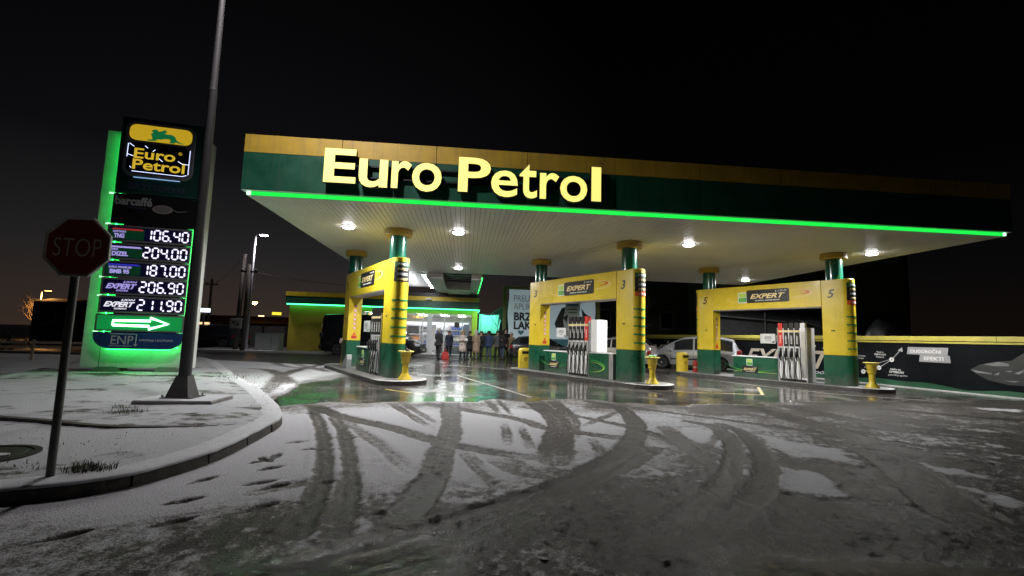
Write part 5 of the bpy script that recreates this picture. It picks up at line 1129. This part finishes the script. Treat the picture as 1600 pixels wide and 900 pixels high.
for i in range(3): f_ = bx('window', M('window_frame'), db, 1+i*2.7, 2.2+i*2.7, -.05, 0, 2.4, 3.9); bx('pane', M('dark_pane'), f_, 1.08+i*2.7, 2.12+i*2.7, -.06, -.051, 2.48, 3.82)
sd = empty('shed', (18.3, 26.5, 0), -.2, 'dark corrugated shed with sloped roof behind the wall left of the warehouse', 'shed')
bx('shed_wall', M('shed_dark', (.030, .032, .033), .8, var=.3), sd, -3.2, 2.6, 0, 3, 0, 2.9); MB().add([(-3.5,-.4,3.0),(3.0,-.4,2.55),(3.0,3.3,3.5),(-3.5,3.3,3.9),(-3.5,-.4,3.07),(3.0,-.4,2.62),(3.0,3.3,3.57),(-3.5,3.3,3.97)], [(0,1,5,4),(1,2,6,5),(2,3,7,6),(3,0,4,7),(4,5,6,7),(3,2,1,0)]).build('shed_roof', M('shed_roof_sheet', (.06, .062, .065), .6, var=.3), sd)
MB().tube([(-.6, -.2, 0), (-.6, -.2, 3.3)], .05, 8).build('post', DGREY, sd); MB().tube([(1.0, -.6, 2.9), (2.7, -.9, 2.3)], .02, 5).build('stay_bar', GREY, sd)
vb = empty('vent_box', (19.25, 22.6, 0), .1, 'grey metal vent box on a stand behind the number five column', 'vent box')
bx('box', M('vent_grey', (.16, .18, .18), .5), vb, -.42, .42, -.3, .3, 1.75, 2.75, .02); bx('lid', GREY, vb, -.46, .46, -.34, .34, 2.753, 2.83, .02); bx('stand', DGREY, vb, -.3, .3, -.2, .2, 0, 1.747)
hp = empty('covered_heap', (20.0, 21.0, 0), 0, 'dark tarpaulin covered heap behind the wall right of the number five column', 'heap')
def blob(name, mat, parent, rx, ry, rz, seed, z0=0):
    bm = bmesh.new(); bmesh.ops.create_icosphere(bm, subdivisions=4, radius=1)
    for v in bm.verts:
        n = math.sin(v.co.x*4+seed)*math.sin(v.co.y*5+seed*2)*math.sin(v.co.z*4.5+seed*3); s_ = 1+.10*n; v.co = Vector((v.co.x*rx*s_, v.co.y*ry*s_, max(0, v.co.z*rz*s_+z0)))
    me = D.meshes.new(name); bm.to_mesh(me); bm.free(); me.materials.append(mat); me.polygons.foreach_set('use_smooth', [True]*len(me.polygons)); return add(name, me, parent)
blob('cover', M('tarp_black', (.012, .013, .014), .45, var=.2), hp, .75, .7, 1.25, 2, 1.45)
bx('pallet_base', WOOD, hp, -.7, .7, -.6, .6, 0, .16)
# ================================================================== VEHICLES
GLASSM = M('car_glass', (.012, .014, .016), .06, var=0, coat=.5)
TYRE = M('tyre_rubber', (.015, .015, .015), .75, var=.2); RIM = M('alloy_rim', (.50, .51, .52), .3, .8, var=.1); RIMD = M('dull_rim', (.30, .30, .31), .35, .7)
HL = M('headlamp_clear', (.55, .57, .60), .12, var=0, coat=.6); TL = M('tail_lamp_red', (.30, .015, .015), .2, var=0, coat=.5)
def interp(P, x): return float(np.interp(x, [p[0] for p in P], [p[1] for p in P]))
def car(name, loc, head, lab, cat, paint, L, W, belt, roof, rw, wx, tumble, rimm=RIM, lights=None, tail_hi=False, snow=False, group=None):
    r = empty(name, (*loc, 0), head, lab, cat, group); hl = L/2
    xs = sorted(set([-hl, -hl+.03, -hl+.1, hl-.1, hl-.03, hl]+list(np.linspace(-hl+.15, hl-.15, 44))+[w+s_*(rw+.06)*math.cos(a) for w in wx for s_ in (1, -1) for a in np.linspace(0.05, 1.45, 7)]))
    xs = [x for x in xs if -hl <= x <= hl]; sill = .24; ra = rw+.06
    def sec(x):
        e = abs(x)/hl; wb = W/2*(1-.10*e**6-.10*max(0, e-.93)/.07*.8)
        zb = sill+(.10 if e > .97 else 0)
        for w in wx:
            if abs(x-w) < ra: zb = max(zb, rw+math.sqrt(max(0, ra*ra-(x-w)**2)))
        zl = interp(belt, x); zr = max(interp(roof, x), zl+.012); k = min(1, (zr-zl)/.45); wr = wb*(1-tumble*k)
        bot = max(zb, sill); mids = [bot, bot+(zl-bot)*.25, bot+(zl-bot)*.6, zl-.05, zl]; wd = [.955, .985, 1.0, .985, .965]
        pts = [(wb*a, z) for a, z in zip(wd, mids)]; b0 = wb*.965
        for t in (.35, .7, 1): pts.append((b0+(wr*.93-b0)*t, zl+(zr-.05*k-zl)*t))
        pts += [(wr*.80, zr-.015*k), (wr*.4, zr+.008), (0, zr+.012)]
        return pts
    S = [sec(x) for x in xs]; n = len(S[0]); vs = []; fs = []
    for x, p in zip(xs, S):
        vs += [(x, y, z) for y, z in p]+[(x, -y, z) for y, z in p[-2::-1]]
    m = 2*n-1
    for i in range(len(xs)-1):
        for j in range(m-1): fs.append((i*m+j, i*m+j+1, (i+1)*m+j+1, (i+1)*m+j))
    fs.append(tuple(range(m))); fs.append(tuple((len(xs)-1)*m+j for j in range(m-1, -1, -1)))
    MB().add(vs, fs).build('body', paint, r, smooth='auto')
    MB().box(-hl+.25, hl-.25, -W/2+.24, W/2-.24, .18, .62).build('underbody', BLACK, r)
    def side_pt(x, t, s_):
        p = sec(x); a, b = p[4], p[7]; y = a[0]+(b[0]-a[0])*t; z = a[1]+(b[1]-a[1])*t; return (x, s_*(y+.006), z)
    def side_glass(x0, x1):
        for s_ in (1, -1):
            X = np.linspace(x0, x1, 9); vs = []; fs = []
            for x in X: vs += [side_pt(x, .10, s_), side_pt(x, .5, s_), side_pt(x, .92, s_)]
            for i in range(8): fs += [(i*3, i*3+1, i*3+4, i*3+3), (i*3+1, i*3+2, i*3+5, i*3+4)]
            o = MB().add(vs, fs).build('side_window', GLASSM, r, smooth=True)
    def screen(x0, x1, nm):
        X = np.linspace(x0, x1, 8); vs = []; fs = []; Y = np.linspace(-1, 1, 9)
        for x in X:
            p = sec(x)
            for u in Y:
                y = u*p[8][0]*.97; z = np.interp(abs(y), [0, p[9][0], p[8][0]], [p[10][1], p[9][1], p[8][1]])+.008; vs.append((x, y, z))
        for i in range(7):
            for j in range(8): fs.append((i*9+j, i*9+j+1, i*9+j+10, i*9+j+9))
        MB().add(vs, fs).build(nm, GLASSM, r, smooth=True)
    wins, scr = lights['wins'], lights['screens']
    for a, b in wins: side_glass(a, b)
    for a, b, nm in scr: screen(a, b, nm)
    for w in wx:
        for s_ in (1, -1):
            y = s_*(W/2-.10); T = Matrix.Translation((w, y, rw)) @ Matrix.Rotation(-s_*PI/2, 4, 'X')
            b = MB(); b.T = T; b.lathe([(rw*.62, -.09), (rw*.93, -.10), (rw, -.06), (rw, .06), (rw*.93, .10), (rw*.64, .09)], 28); t = b.build('tyre', TYRE, r, smooth='auto')
            b = MB(); b.T = T; b.lathe([(rw*.66, .0), (rw*.66, .092), (rw*.60, .085), (rw*.58, .05)], 28); rm = b.build('rim', rimm, t, smooth='auto')
            for k in range(6):
                b = MB(); b.T = T @ Matrix.Rotation(k*PI/3, 4, 'Z'); b.add([(-.045, .03, .075), (.045, .03, .075), (.03, rw*.62, .088), (-.03, rw*.62, .088), (-.045, .03, .05), (.045, .03, .05), (.03, rw*.62, .06), (-.03, rw*.62, .06)], [(0,1,2,3),(0,4,5,1),(1,5,6,2),(3,2,6,7),(0,3,7,4)]); b.build('spoke', rimm, rm)
            b = MB(); b.T = T; b.lathe([(.05, .05), (.05, .085), (.03, .092)], 12); b.build('hub_cap', rimm, rm)
    zf = interp(belt, hl-.1); zr_ = interp(belt, -hl+.1)
    for s_ in (1, -1):
        b = MB(); y0, y1 = sorted((s_*W/2*.94, s_*W/2*.58)); b.box(hl-.32, hl-.005, y0, y1, zf-.20, zf-.05); b.build('headlight', lights.get('hm', HL), r, bevel=.03)
        b = MB(); y0, y1 = sorted((s_*W/2*.965, s_*W/2*.74)); z0 = zr_-.22 if not tail_hi else zr_-.12; b.box(-hl-.012, -hl+.16, y0, y1, z0, z0+(.2 if not tail_hi else .26)); b.build('tail_light', lights.get('tm', TL), r, bevel=.02)
        b = MB(); mx = lights['mirror']; y0, y1 = sorted((s_*W/2*.93, s_*(W/2+.17))); b.box(mx-.06, mx+.08, y0, y1, interp(belt, mx)+.0, interp(belt, mx)+.15); b.build('wing_mirror', lights.get('mm', paint), r, bevel=.03)
        for hx in lights.get('handles', ()): bx('door_handle', lights.get('mm', paint), r, hx, hx+.18, min(s_*(W/2-.005), s_*(W/2+.025)), max(s_*(W/2-.005), s_*(W/2+.025)), interp(belt, hx)-.16, interp(belt, hx)-.13)
        for dx in lights.get('seams', ()): bx('door_seam', BLACK, r, dx, dx+.012, min(s_*(W/2-.02), s_*(W/2+.003)), max(s_*(W/2-.02), s_*(W/2+.003)), .36, interp(belt, dx)-.03)
        bx('side_moulding', BLACK, r, wx[0]+ra+.05, wx[1]-ra-.05, min(s_*(W/2-.03), s_*(W/2+.012)), max(s_*(W/2-.03), s_*(W/2+.012)), .50, .57, .008)
    bx('rear_bumper', lights.get('bm', paint), r, -hl-.06, -hl+.10, -W/2*.90, W/2*.90, .34, .60, .04); bx('front_bumper', lights.get('bm', paint), r, hl-.10, hl+.06, -W/2*.88, W/2*.88, .26, .56, .04)
    bx('grille', BLACK, r, hl-.03, hl+.012, -.38, .38, .60, zf-.10, .01); bx('number_plate', WHITE, r, -hl-.075, -hl-.061, -.26, .26, .62 if not tail_hi else .7, .73 if not tail_hi else .81); bx('number_plate', WHITE, r, hl+.061, hl+.073, -.26, .26, .38, .49)
    if snow:
        b = MB(); vs = []; fs = []; X = np.linspace(snow[0], snow[1], 10)
        for x in X:
            p = sec(x)
            for u in np.linspace(-1, 1, 9): y = u*p[8][0]*.95; vs.append((x, y, np.interp(abs(y), [0, p[9][0], p[8][0]], [p[10][1], p[9][1], p[8][1]])+.012+.015*(1-u*u)))
        for i in range(9):
            for j in range(8): fs.append((i*9+j, i*9+j+1, i*9+j+10, i*9+j+9))
        b.add(vs, fs).build('snow_patch', SNOW, r, smooth=True)
    return r
SILVER = M('silver_paint', (.40, .42, .46), .28, .55, var=.06, coat=.6); BEIGE = M('champagne_paint', (.40, .36, .34), .3, .4, var=.08, coat=.6); BLK = M('black_paint', (.010, .011, .013), .22, var=.1, coat=.7); DBLUE = M('dark_paint', (.02, .024, .030), .25, .2, var=.1, coat=.6)
hd = math.atan2(1.75, -2.6)
car('minivan', (12.0, 24.1), hd, 'silver minivan parked beside the banner wall with dark windows', 'car', SILVER, 4.65, 1.80,
    [(-2.33,.90),(-1.5,.98),(0,.95),(1.3,.92),(1.75,.86),(2.2,.74),(2.33,.66)], [(-2.33,.92),(-2.22,1.20),(-2.02,1.58),(-1.5,1.68),(-.4,1.72),(.4,1.64),(1.0,1.36),(1.72,.90),(2.33,.66)], .33, (-1.42, 1.42), .16,
    lights=dict(wins=[(-1.98,-1.28),(-1.20,-.22),(-.14,.78)], screens=[(.42,1.55,'windscreen'),(-2.26,-2.05,'rear_window')], mirror=.95, handles=(-1.0,.05), seams=(-1.2,-.17,.95), hm=HL), tail_hi=True)
hd2 = math.atan2(.60, -.80)
car('hatchback', (8.25, 25.4), hd2, 'champagne hatchback behind the number three gate with rear plate showing', 'car', BEIGE, 4.2, 1.75,
    [(-2.1,.92),(-1.3,.98),(0,.95),(1.1,.93),(1.6,.86),(2.1,.68)], [(-2.1,.95),(-1.95,1.20),(-1.65,1.48),(-1.0,1.55),(0,1.55),(.5,1.44),(1.35,.96),(2.1,.70)], .31, (-1.3, 1.28), .17,
    lights=dict(wins=[(-1.55,-1.0),(-.92,-.05),(.03,.75)], screens=[(.5,1.25,'windscreen'),(-1.98,-1.68,'rear_window')], mirror=.85, handles=(-.8,.15), seams=(-.95,-.01,.95)), snow=(-1.0, .35))
car('dark_hatchback', (4.9, 29.6), -.12, 'dark hatchback with snow on its bonnet below the billboard', 'car', DBLUE, 4.1, 1.72,
    [(-2.05,.94),(-1.2,1.0),(0,.96),(1.0,.94),(1.5,.88),(2.05,.70)], [(-2.05,.96),(-1.92,1.15),(-1.55,1.44),(-1.0,1.50),(0,1.50),(.4,1.40),(1.2,.97),(2.05,.72)], .31, (-1.25, 1.25), .17, RIMD,
    lights=dict(wins=[(-1.45,-.95),(-.88,-.05),(.03,.70)], screens=[(.4,1.12,'windscreen'),(-1.95,-1.6,'rear_window')], mirror=.8, handles=(-.8,.15), seams=(-.9,-.01,.9)), snow=(1.22, 1.95))
hv = math.atan2(-.265, .964)
car('van', (-5.75, 30.95), -.14, 'long black passenger van parked in front of the shop', 'van', BLK, 6.3, 1.98,
    [(-3.15,1.20),(-2,1.24),(0,1.22),(1.5,1.18),(2.2,1.10),(2.85,.98),(3.15,.80)], [(-3.15,1.3),(-3.12,2.3),(-3.0,2.50),(-2,2.56),(0,2.56),(.8,2.48),(1.25,2.26),(2.25,1.14),(3.15,.82)], .36, (-1.95, 2.10), .12,
    lights=dict(wins=[(-2.9,-1.6),(-1.5,-.35),(-.25,.65),(.75,1.45)], screens=[(1.25,2.1,'windscreen')], mirror=1.45, handles=(-.1,.7), seams=(-.3,.7,1.55), bm=BLACK, mm=BLACK, hm=HL, tm=BLACK), tail_hi=True)
car('parked_suv', (-18.2, 36.6), 2.9, 'dark estate car parked behind the tall lamp post', 'car', DBLUE, 4.4, 1.8,
    [(-2.2,1.0),(0,1.0),(1.2,.97),(2.2,.78)], [(-2.2,1.05),(-2.05,1.5),(-1.6,1.68),(0,1.70),(.5,1.58),(1.25,1.02),(2.2,.8)], .34, (-1.35, 1.35), .15, RIMD,
    lights=dict(wins=[(-1.8,-1.0),(-.92,-.05),(.03,.72)], screens=[(.5,1.15,'windscreen'),(-2.12,-1.9,'rear_window')], mirror=.8, handles=(-.8,.1), seams=(-.95,-.01,.9)))
car('approaching_car', (-20.0, 37.8), -1.05, 'car with glowing headlights far behind the tall lamp post', 'car', DBLUE, 4.2, 1.75,
    [(-2.1,.95),(0,.95),(1.1,.92),(2.1,.72)], [(-2.1,1.0),(-1.9,1.3),(-1.5,1.45),(0,1.48),(.4,1.4),(1.2,.95),(2.1,.74)], .31, (-1.28, 1.28), .17, RIMD,
    lights=dict(wins=[(-1.4,-.9),(-.82,-.05),(.03,.65)], screens=[(.4,1.1,'windscreen')], mirror=.75, hm=E('car_headlight', (1, .72, .58), 14)))
# ================================================================== PEOPLE
def skin(name, V, Ed, R, mat, parent, sub=1):
    me = D.meshes.new(name); me.from_pydata([tuple(v) for v in V], Ed, []); o = D.objects.new(name, me); COL.objects.link(o)
    o.modifiers.new('s', 'SKIN'); sv = me.skin_vertices[0].data
    for i, q in enumerate(R):
        q = q if isinstance(q, tuple) else (q, q); sv[i].radius = q; sv[i].use_root = (i == 0)
    s_ = o.modifiers.new('d', 'SUBSURF'); s_.levels = sub
    dg = bpy.context.evaluated_depsgraph_get(); m2 = D.meshes.new_from_object(o.evaluated_get(dg), depsgraph=dg); D.objects.remove(o); D.meshes.remove(me)
    m2.name = name; m2.materials.clear(); m2.materials.append(mat); m2.polygons.foreach_set('use_smooth', [True]*len(m2.polygons)); return add(name, m2, parent)
SKINM = M('skin_tone', (.42, .25, .18), .55, var=.08)
def person(loc, rz, lab, H=1.75, coat=None, coat_len=.5, trous=None, hair=None, hat=None, fem=False, arms='down', step=.1, lean=0, hood=None, bag=False, held=None):
    r = empty('person', (*loc, 0), rz, lab, 'person', 'people waiting outside the shop'); k = H/1.75; r.scale = (k, k, k)
    sw = .19 if not fem else .165; hw_ = .095
    hip = Vector((0, 0, .92)); lf = lean
    ch = Vector((0, -.02-lf*.4, 1.28)); nk = Vector((0, -.01-lf*.7, 1.50)); hdv = Vector((0, -.03-lf, 1.62)); tp = Vector((0, -.015-lf, 1.72))
    V = [hip, Vector((0, -lf*.15, 1.08)), ch, Vector((0, -lf*.6, 1.42)), nk, hdv, tp]; R = [(.15, .11), (.135, .10), (.155, .11), (.10, .08), .055, (.075, .09), (.065, .075)]; Ed = [(i, i+1) for i in range(6)]
    def addv(p, rad, par): V.append(Vector(p)); R.append(rad); Ed.append((par, len(V)-1)); return len(V)-1
    nose = addv(hdv+Vector((0, -.10, -.01)), .014, 5)
    legs = []; arms_ = []
    for s_ in (1, -1):
        fy = -step*s_
        a = addv((s_*hw_, 0, .86), .088, 0); b = addv((s_*hw_*1.05, fy*.45-.02, .49), .06, a); c = addv((s_*hw_*1.05, fy*1.0+.02, .10), .038, b); d = addv((s_*hw_*1.15, fy-.12, .04), (.038, .03), c); legs.append((a, b, c, d))
        sh = addv((s_*sw, -lf*.6, 1.42), .062, 3)
        if arms == 'down' or (arms == 'one' and s_ < 0): P = [(s_*(sw+.05), .02-lf*.3, 1.15), (s_*(sw+.06), -.05-lf*.3, .90)]; dr = Vector((0, -.02, -1))
        elif arms == 'fold': P = [(s_*(sw+.04), -.06, 1.15), (s_*.03, -.25, 1.13)]; dr = Vector((-s_, -.1, 0))
        else: P = [(s_*(sw+.04), -.02-lf*.4, 1.16), (s_*(sw-.03), -.28-lf*.5, 1.20)]; dr = Vector((-s_*.25, -1, .15)).normalized()
        e = addv(P[0], .045, sh); w = addv(P[1], .03, e); arms_.append((sh, e, w)); hp = Vector(P[1])
        pm = addv(hp+dr*.07, (.038, .018), w); sd_ = dr.cross(Vector((s_, 0, 0))); sd_ = sd_.normalized() if sd_.length > .1 else Vector((0, 0, 1))
        for q in range(4):
            o_ = sd_*(.030-.02*q); ln = (.075, .085, .08, .062)[q]; f1 = addv(V[pm]+o_+dr*.02, .0095, pm); f2 = addv(V[pm]+o_+dr*(.02+ln*.5), .0088, f1); addv(V[pm]+o_*.9+dr*(.02+ln)+Vector((-s_*.018, -.012, 0)), .0075, f2)
        t1 = addv(hp+dr*.035+sd_*.04, .011, w); addv(hp+dr*.075+sd_*.055, .009, t1)
    skin('body', V, Ed, R, SKINM, r)
    # eyes and ears
    for s_ in (1, -1):
        MB().lathe([(.001, -.011), (.009, -.006), (.011, 0), (.009, .006), (.001, .011)], 8, tuple(hdv+Vector((s_*.032, -.082, .022)))).build('eye', BLACK, r, smooth=True)
        MB().lathe([(.004, -.03), (.016, -.015), (.018, .01), (.006, .03)], 8, tuple(hdv+Vector((s_*.078, .01, .0)))).build('ear', SKINM, r, smooth=True)
    m_ = MB(); m_.tube([hdv+Vector((-.025, -.083, -.045)), hdv+Vector((0, -.09, -.047)), hdv+Vector((.025, -.083, -.045))], .006, 6); m_.build('mouth', M('lip_tone', (.30, .10, .09), .5), r, smooth=True)
    # clothes grown over the same skeleton
    g = .022 if not fem else .018
    cv = [V[0], V[1], V[2], V[3], Vector((0, -.01-lf*.65, 1.475))]; cr = [(.17+g, .13+g), (.155+g, .12+g), (.17+g, .13+g), (.125+g, .10+g), .075]; ce = [(0, 1), (1, 2), (2, 3), (3, 4)]
    for sh, e, w in arms_:
        i = len(cv); cv += [V[sh], V[e], V[e].lerp(V[w], .95)]; cr += [.078+g*.6, .064+g*.4, .05]; ce += [(3, i), (i, i+1), (i+1, i+2)]
    cm = coat
    c_ = skin('coat', cv, ce, cr, cm, r)
    zb = .92-coat_len
    prof = [(1.02, .20+g, .15+g), (.92, .21+g, .165+g), ((.92+zb)/2, .225+g, .18+g), (zb, .24+g+(.03 if fem else 0), .20+g+(.02 if fem else 0)), (zb+.005, .21+g, .17+g)]
    vs = []; fs = []; n = 20
    for z, rx, ry in prof:
        for i in range(n): a = 2*PI*i/n; w_ = 1+.03*math.sin(a*5+z*4); vs.append((rx*w_*math.cos(a), ry*w_*math.sin(a)-lf*.1, z))
    for j in range(len(prof)-1):
        for i in range(n): fs.append((j*n+i, j*n+(i+1) % n, (j+1)*n+(i+1) % n, (j+1)*n+i))
    MB().add(vs, fs).build('coat_skirt', cm, c_, smooth=True)
    MB().tube([(-.08, -.01-lf*.65, 1.49), (0, -.09-lf*.65, 1.46), (.08, -.01-lf*.65, 1.49), (0, .08-lf*.65, 1.51), (-.08, -.01-lf*.65, 1.49)], .03, 8).build('collar', cm, c_, smooth=True)
    tv = [V[0]]; trr = [(.16, .125)]; te = []
    for a, b, c, d in legs:
        i = len(tv); tv += [V[a], V[b], V[c]+Vector((0, 0, .0))]; trr += [.105, .08, .068]; te += [(0, i), (i, i+1), (i+1, i+2)]
    skin('trousers', tv, te, trr, trous, r)
    for a, b, c, d in legs:
        p = V[d]; s_ = MB(); s_.T = Matrix.Translation((p.x, p.y+.06, 0)); s_.add([(-.05,-.15,0),(.05,-.15,0),(.045,.10,0),(-.045,.10,0),(-.04,-.14,.05),(.04,-.14,.05),(.042,.0,.12),(-.042,.0,.12),(.042,.09,.12),(-.042,.09,.12)], [(3,2,1,0),(0,1,5,4),(4,5,6,7),(7,6,8,9),(2,3,9,8),(1,2,8,6,5),(3,0,4,7,9)]); s_.build('shoe', BLACK, r, bevel=.012)
    hm = hat or hood or hair
    bm = bmesh.new(); bmesh.ops.create_uvsphere(bm, u_segments=18, v_segments=12, radius=1)
    kill = [v for v in bm.verts if (v.co.z < -.15 and v.co.y < .1) or (v.co.y < -.62 and v.co.z < .35)]; bmesh.ops.delete(bm, geom=kill, context='VERTS')
    zs = .125 if not fem else .135
    for v in bm.verts:
        q = v.co.copy(); zz = q.z*zs; 
        if q.z < 0 and (fem and not hat): zz = q.z*.26
        v.co = hdv+Vector((q.x*.098, q.y*.112+.008, zz+.035))
    me = D.meshes.new('hair'); bm.to_mesh(me); bm.free(); me.materials.append(hm); me.polygons.foreach_set('use_smooth', [True]*len(me.polygons)); o = add('hood' if hood else ('hat' if hat else 'hair'), me, r); s_ = o.modifiers.new('t', 'SOLIDIFY'); s_.thickness = .02 if not hat else .03; s_.offset = 1
    if hat: MB().lathe([(.105, 0), (.122, .015), (.122, .055), (.108, .065)], 18, tuple(hdv+Vector((0, .0, .045)))).build('hat_brim', hat, o, smooth=True)
    if held: 
        hpos = V[arms_[0][2]]; b = MB(); b.T = Matrix.Translation((0, hpos.y-.12, hpos.z+.03)) @ Matrix.Rotation(-.6, 4, 'X'); b.box(-.12, .12, -.005, .005, -.08, .08); tag(b.build('sheet_of_paper', WPRINT, r), None)
    return r
FAB = lambda n, c: M('cloth_'+n, c, .85, var=.2, vs=14, bump=.2, bs=120)
dk, nv, bl, be, wt, gy, jn, br = FAB('black', (.014,.014,.016)), FAB('navy', (.02,.025,.05)), FAB('blue', (.03,.05,.12)), FAB('beige', (.30,.23,.16)), FAB('offwhite', (.48,.42,.38)), FAB('grey', (.10,.10,.11)), FAB('denim', (.05,.07,.11)), FAB('tan', (.22,.16,.10))
HB, HG, HL_ = FAB('hair_dark', (.02,.015,.012)), FAB('hair_grey', (.28,.26,.24)), FAB('hair_blond', (.32,.22,.10))
person((-1.50, 27.5), 2.5, 'person in dark jacket with grey hood standing by the red bag', 1.76, dk, .12, dk, hood=HG, arms='one')
person((-1.05, 31.9), .2, 'person in navy seen through the shop door between the hooded person and the white coat', 1.68, nv, .25, dk, HB)
person((-.12, 28.2), .5, 'person in long off white coat holding a paper before the door', 1.68, wt, .42, dk, HL_, fem=True, arms='front', held=True)
person((.28, 28.5), 1.1, 'person in black facing the off white coat', 1.66, dk, .30, dk, HB, arms='fold')
person((.66, 28.55), 2.9, 'person in long beige coat with back turned', 1.74, be, .50, gy, hood=wt, fem=True)
person((1.0, 29.0), -.8, 'person in black partly behind the long beige coat', 1.68, dk, .15, dk, HB, arms='fold')
person((1.44, 28.95), 3.0, 'person in blue padded jacket with back turned', 1.72, bl, .12, jn, HB, lean=.08)
person((2.0, 29.3), .4, 'person in open grey jacket beside the blue padded jacket', 1.74, gy, .15, dk, HB, arms='one')
person((2.3, 29.2), 2.6, 'person in black jacket and blue jeans seen from behind', 1.78, dk, .15, jn, HB)
person((2.55, 29.9), .3, 'tallest person at the back of the group in a dark coat', 1.9, dk, .35, dk, HB)
person((2.88, 29.5), -.5, 'person in white hat and tan coat at the end of the group', 1.66, br, .38, dk, hat=wt, fem=True)
rbg = empty('red_bag', (-1.12, 27.9, 0), .3, 'red carrier bag on the wet ground beside the hooded person', 'bag')
b = MB(); b.add([(-.22,-.12,0),(.22,-.12,0),(.22,.12,0),(-.22,.12,0),(-.20,-.10,.34),(.18,-.12,.36),(.20,.10,.33),(-.18,.11,.36),(-.12,-.03,.46),(.11,-.02,.44),(.10,.03,.45),(-.11,.03,.47)], [(3,2,1,0),(0,1,5,4),(1,2,6,5),(2,3,7,6),(3,0,4,7),(4,5,9,8),(5,6,10,9),(6,7,11,10),(7,4,8,11),(8,9,10,11)]); b.build('bag_body', M('red_plastic', (.42, .025, .02), .4, var=.15), rbg, bevel=.03, smooth=False)
for s_ in (-.04, .04): MB().tube(smooth_line([(-.09, s_, .44), (-.05, s_, .58), (.05, s_, .58), (.09, s_, .44)], 4), .012, 6).build('bag_handle', M('red_plastic'), rbg, smooth=True)
# drain cover in the forecourt
dc = empty('drain_cover', (.57, 3.16, .0), 0, 'small round drain cover half buried in the slush', 'drain cover')
MB().lathe([(.07, 0), (.07, .012), (.058, .012), (.056, .008)], 24).build('rim', M('cast_iron'), dc); MB().lathe([(.054, 0), (.054, .009)], 24).build('lid', M('cast_iron'), dc)
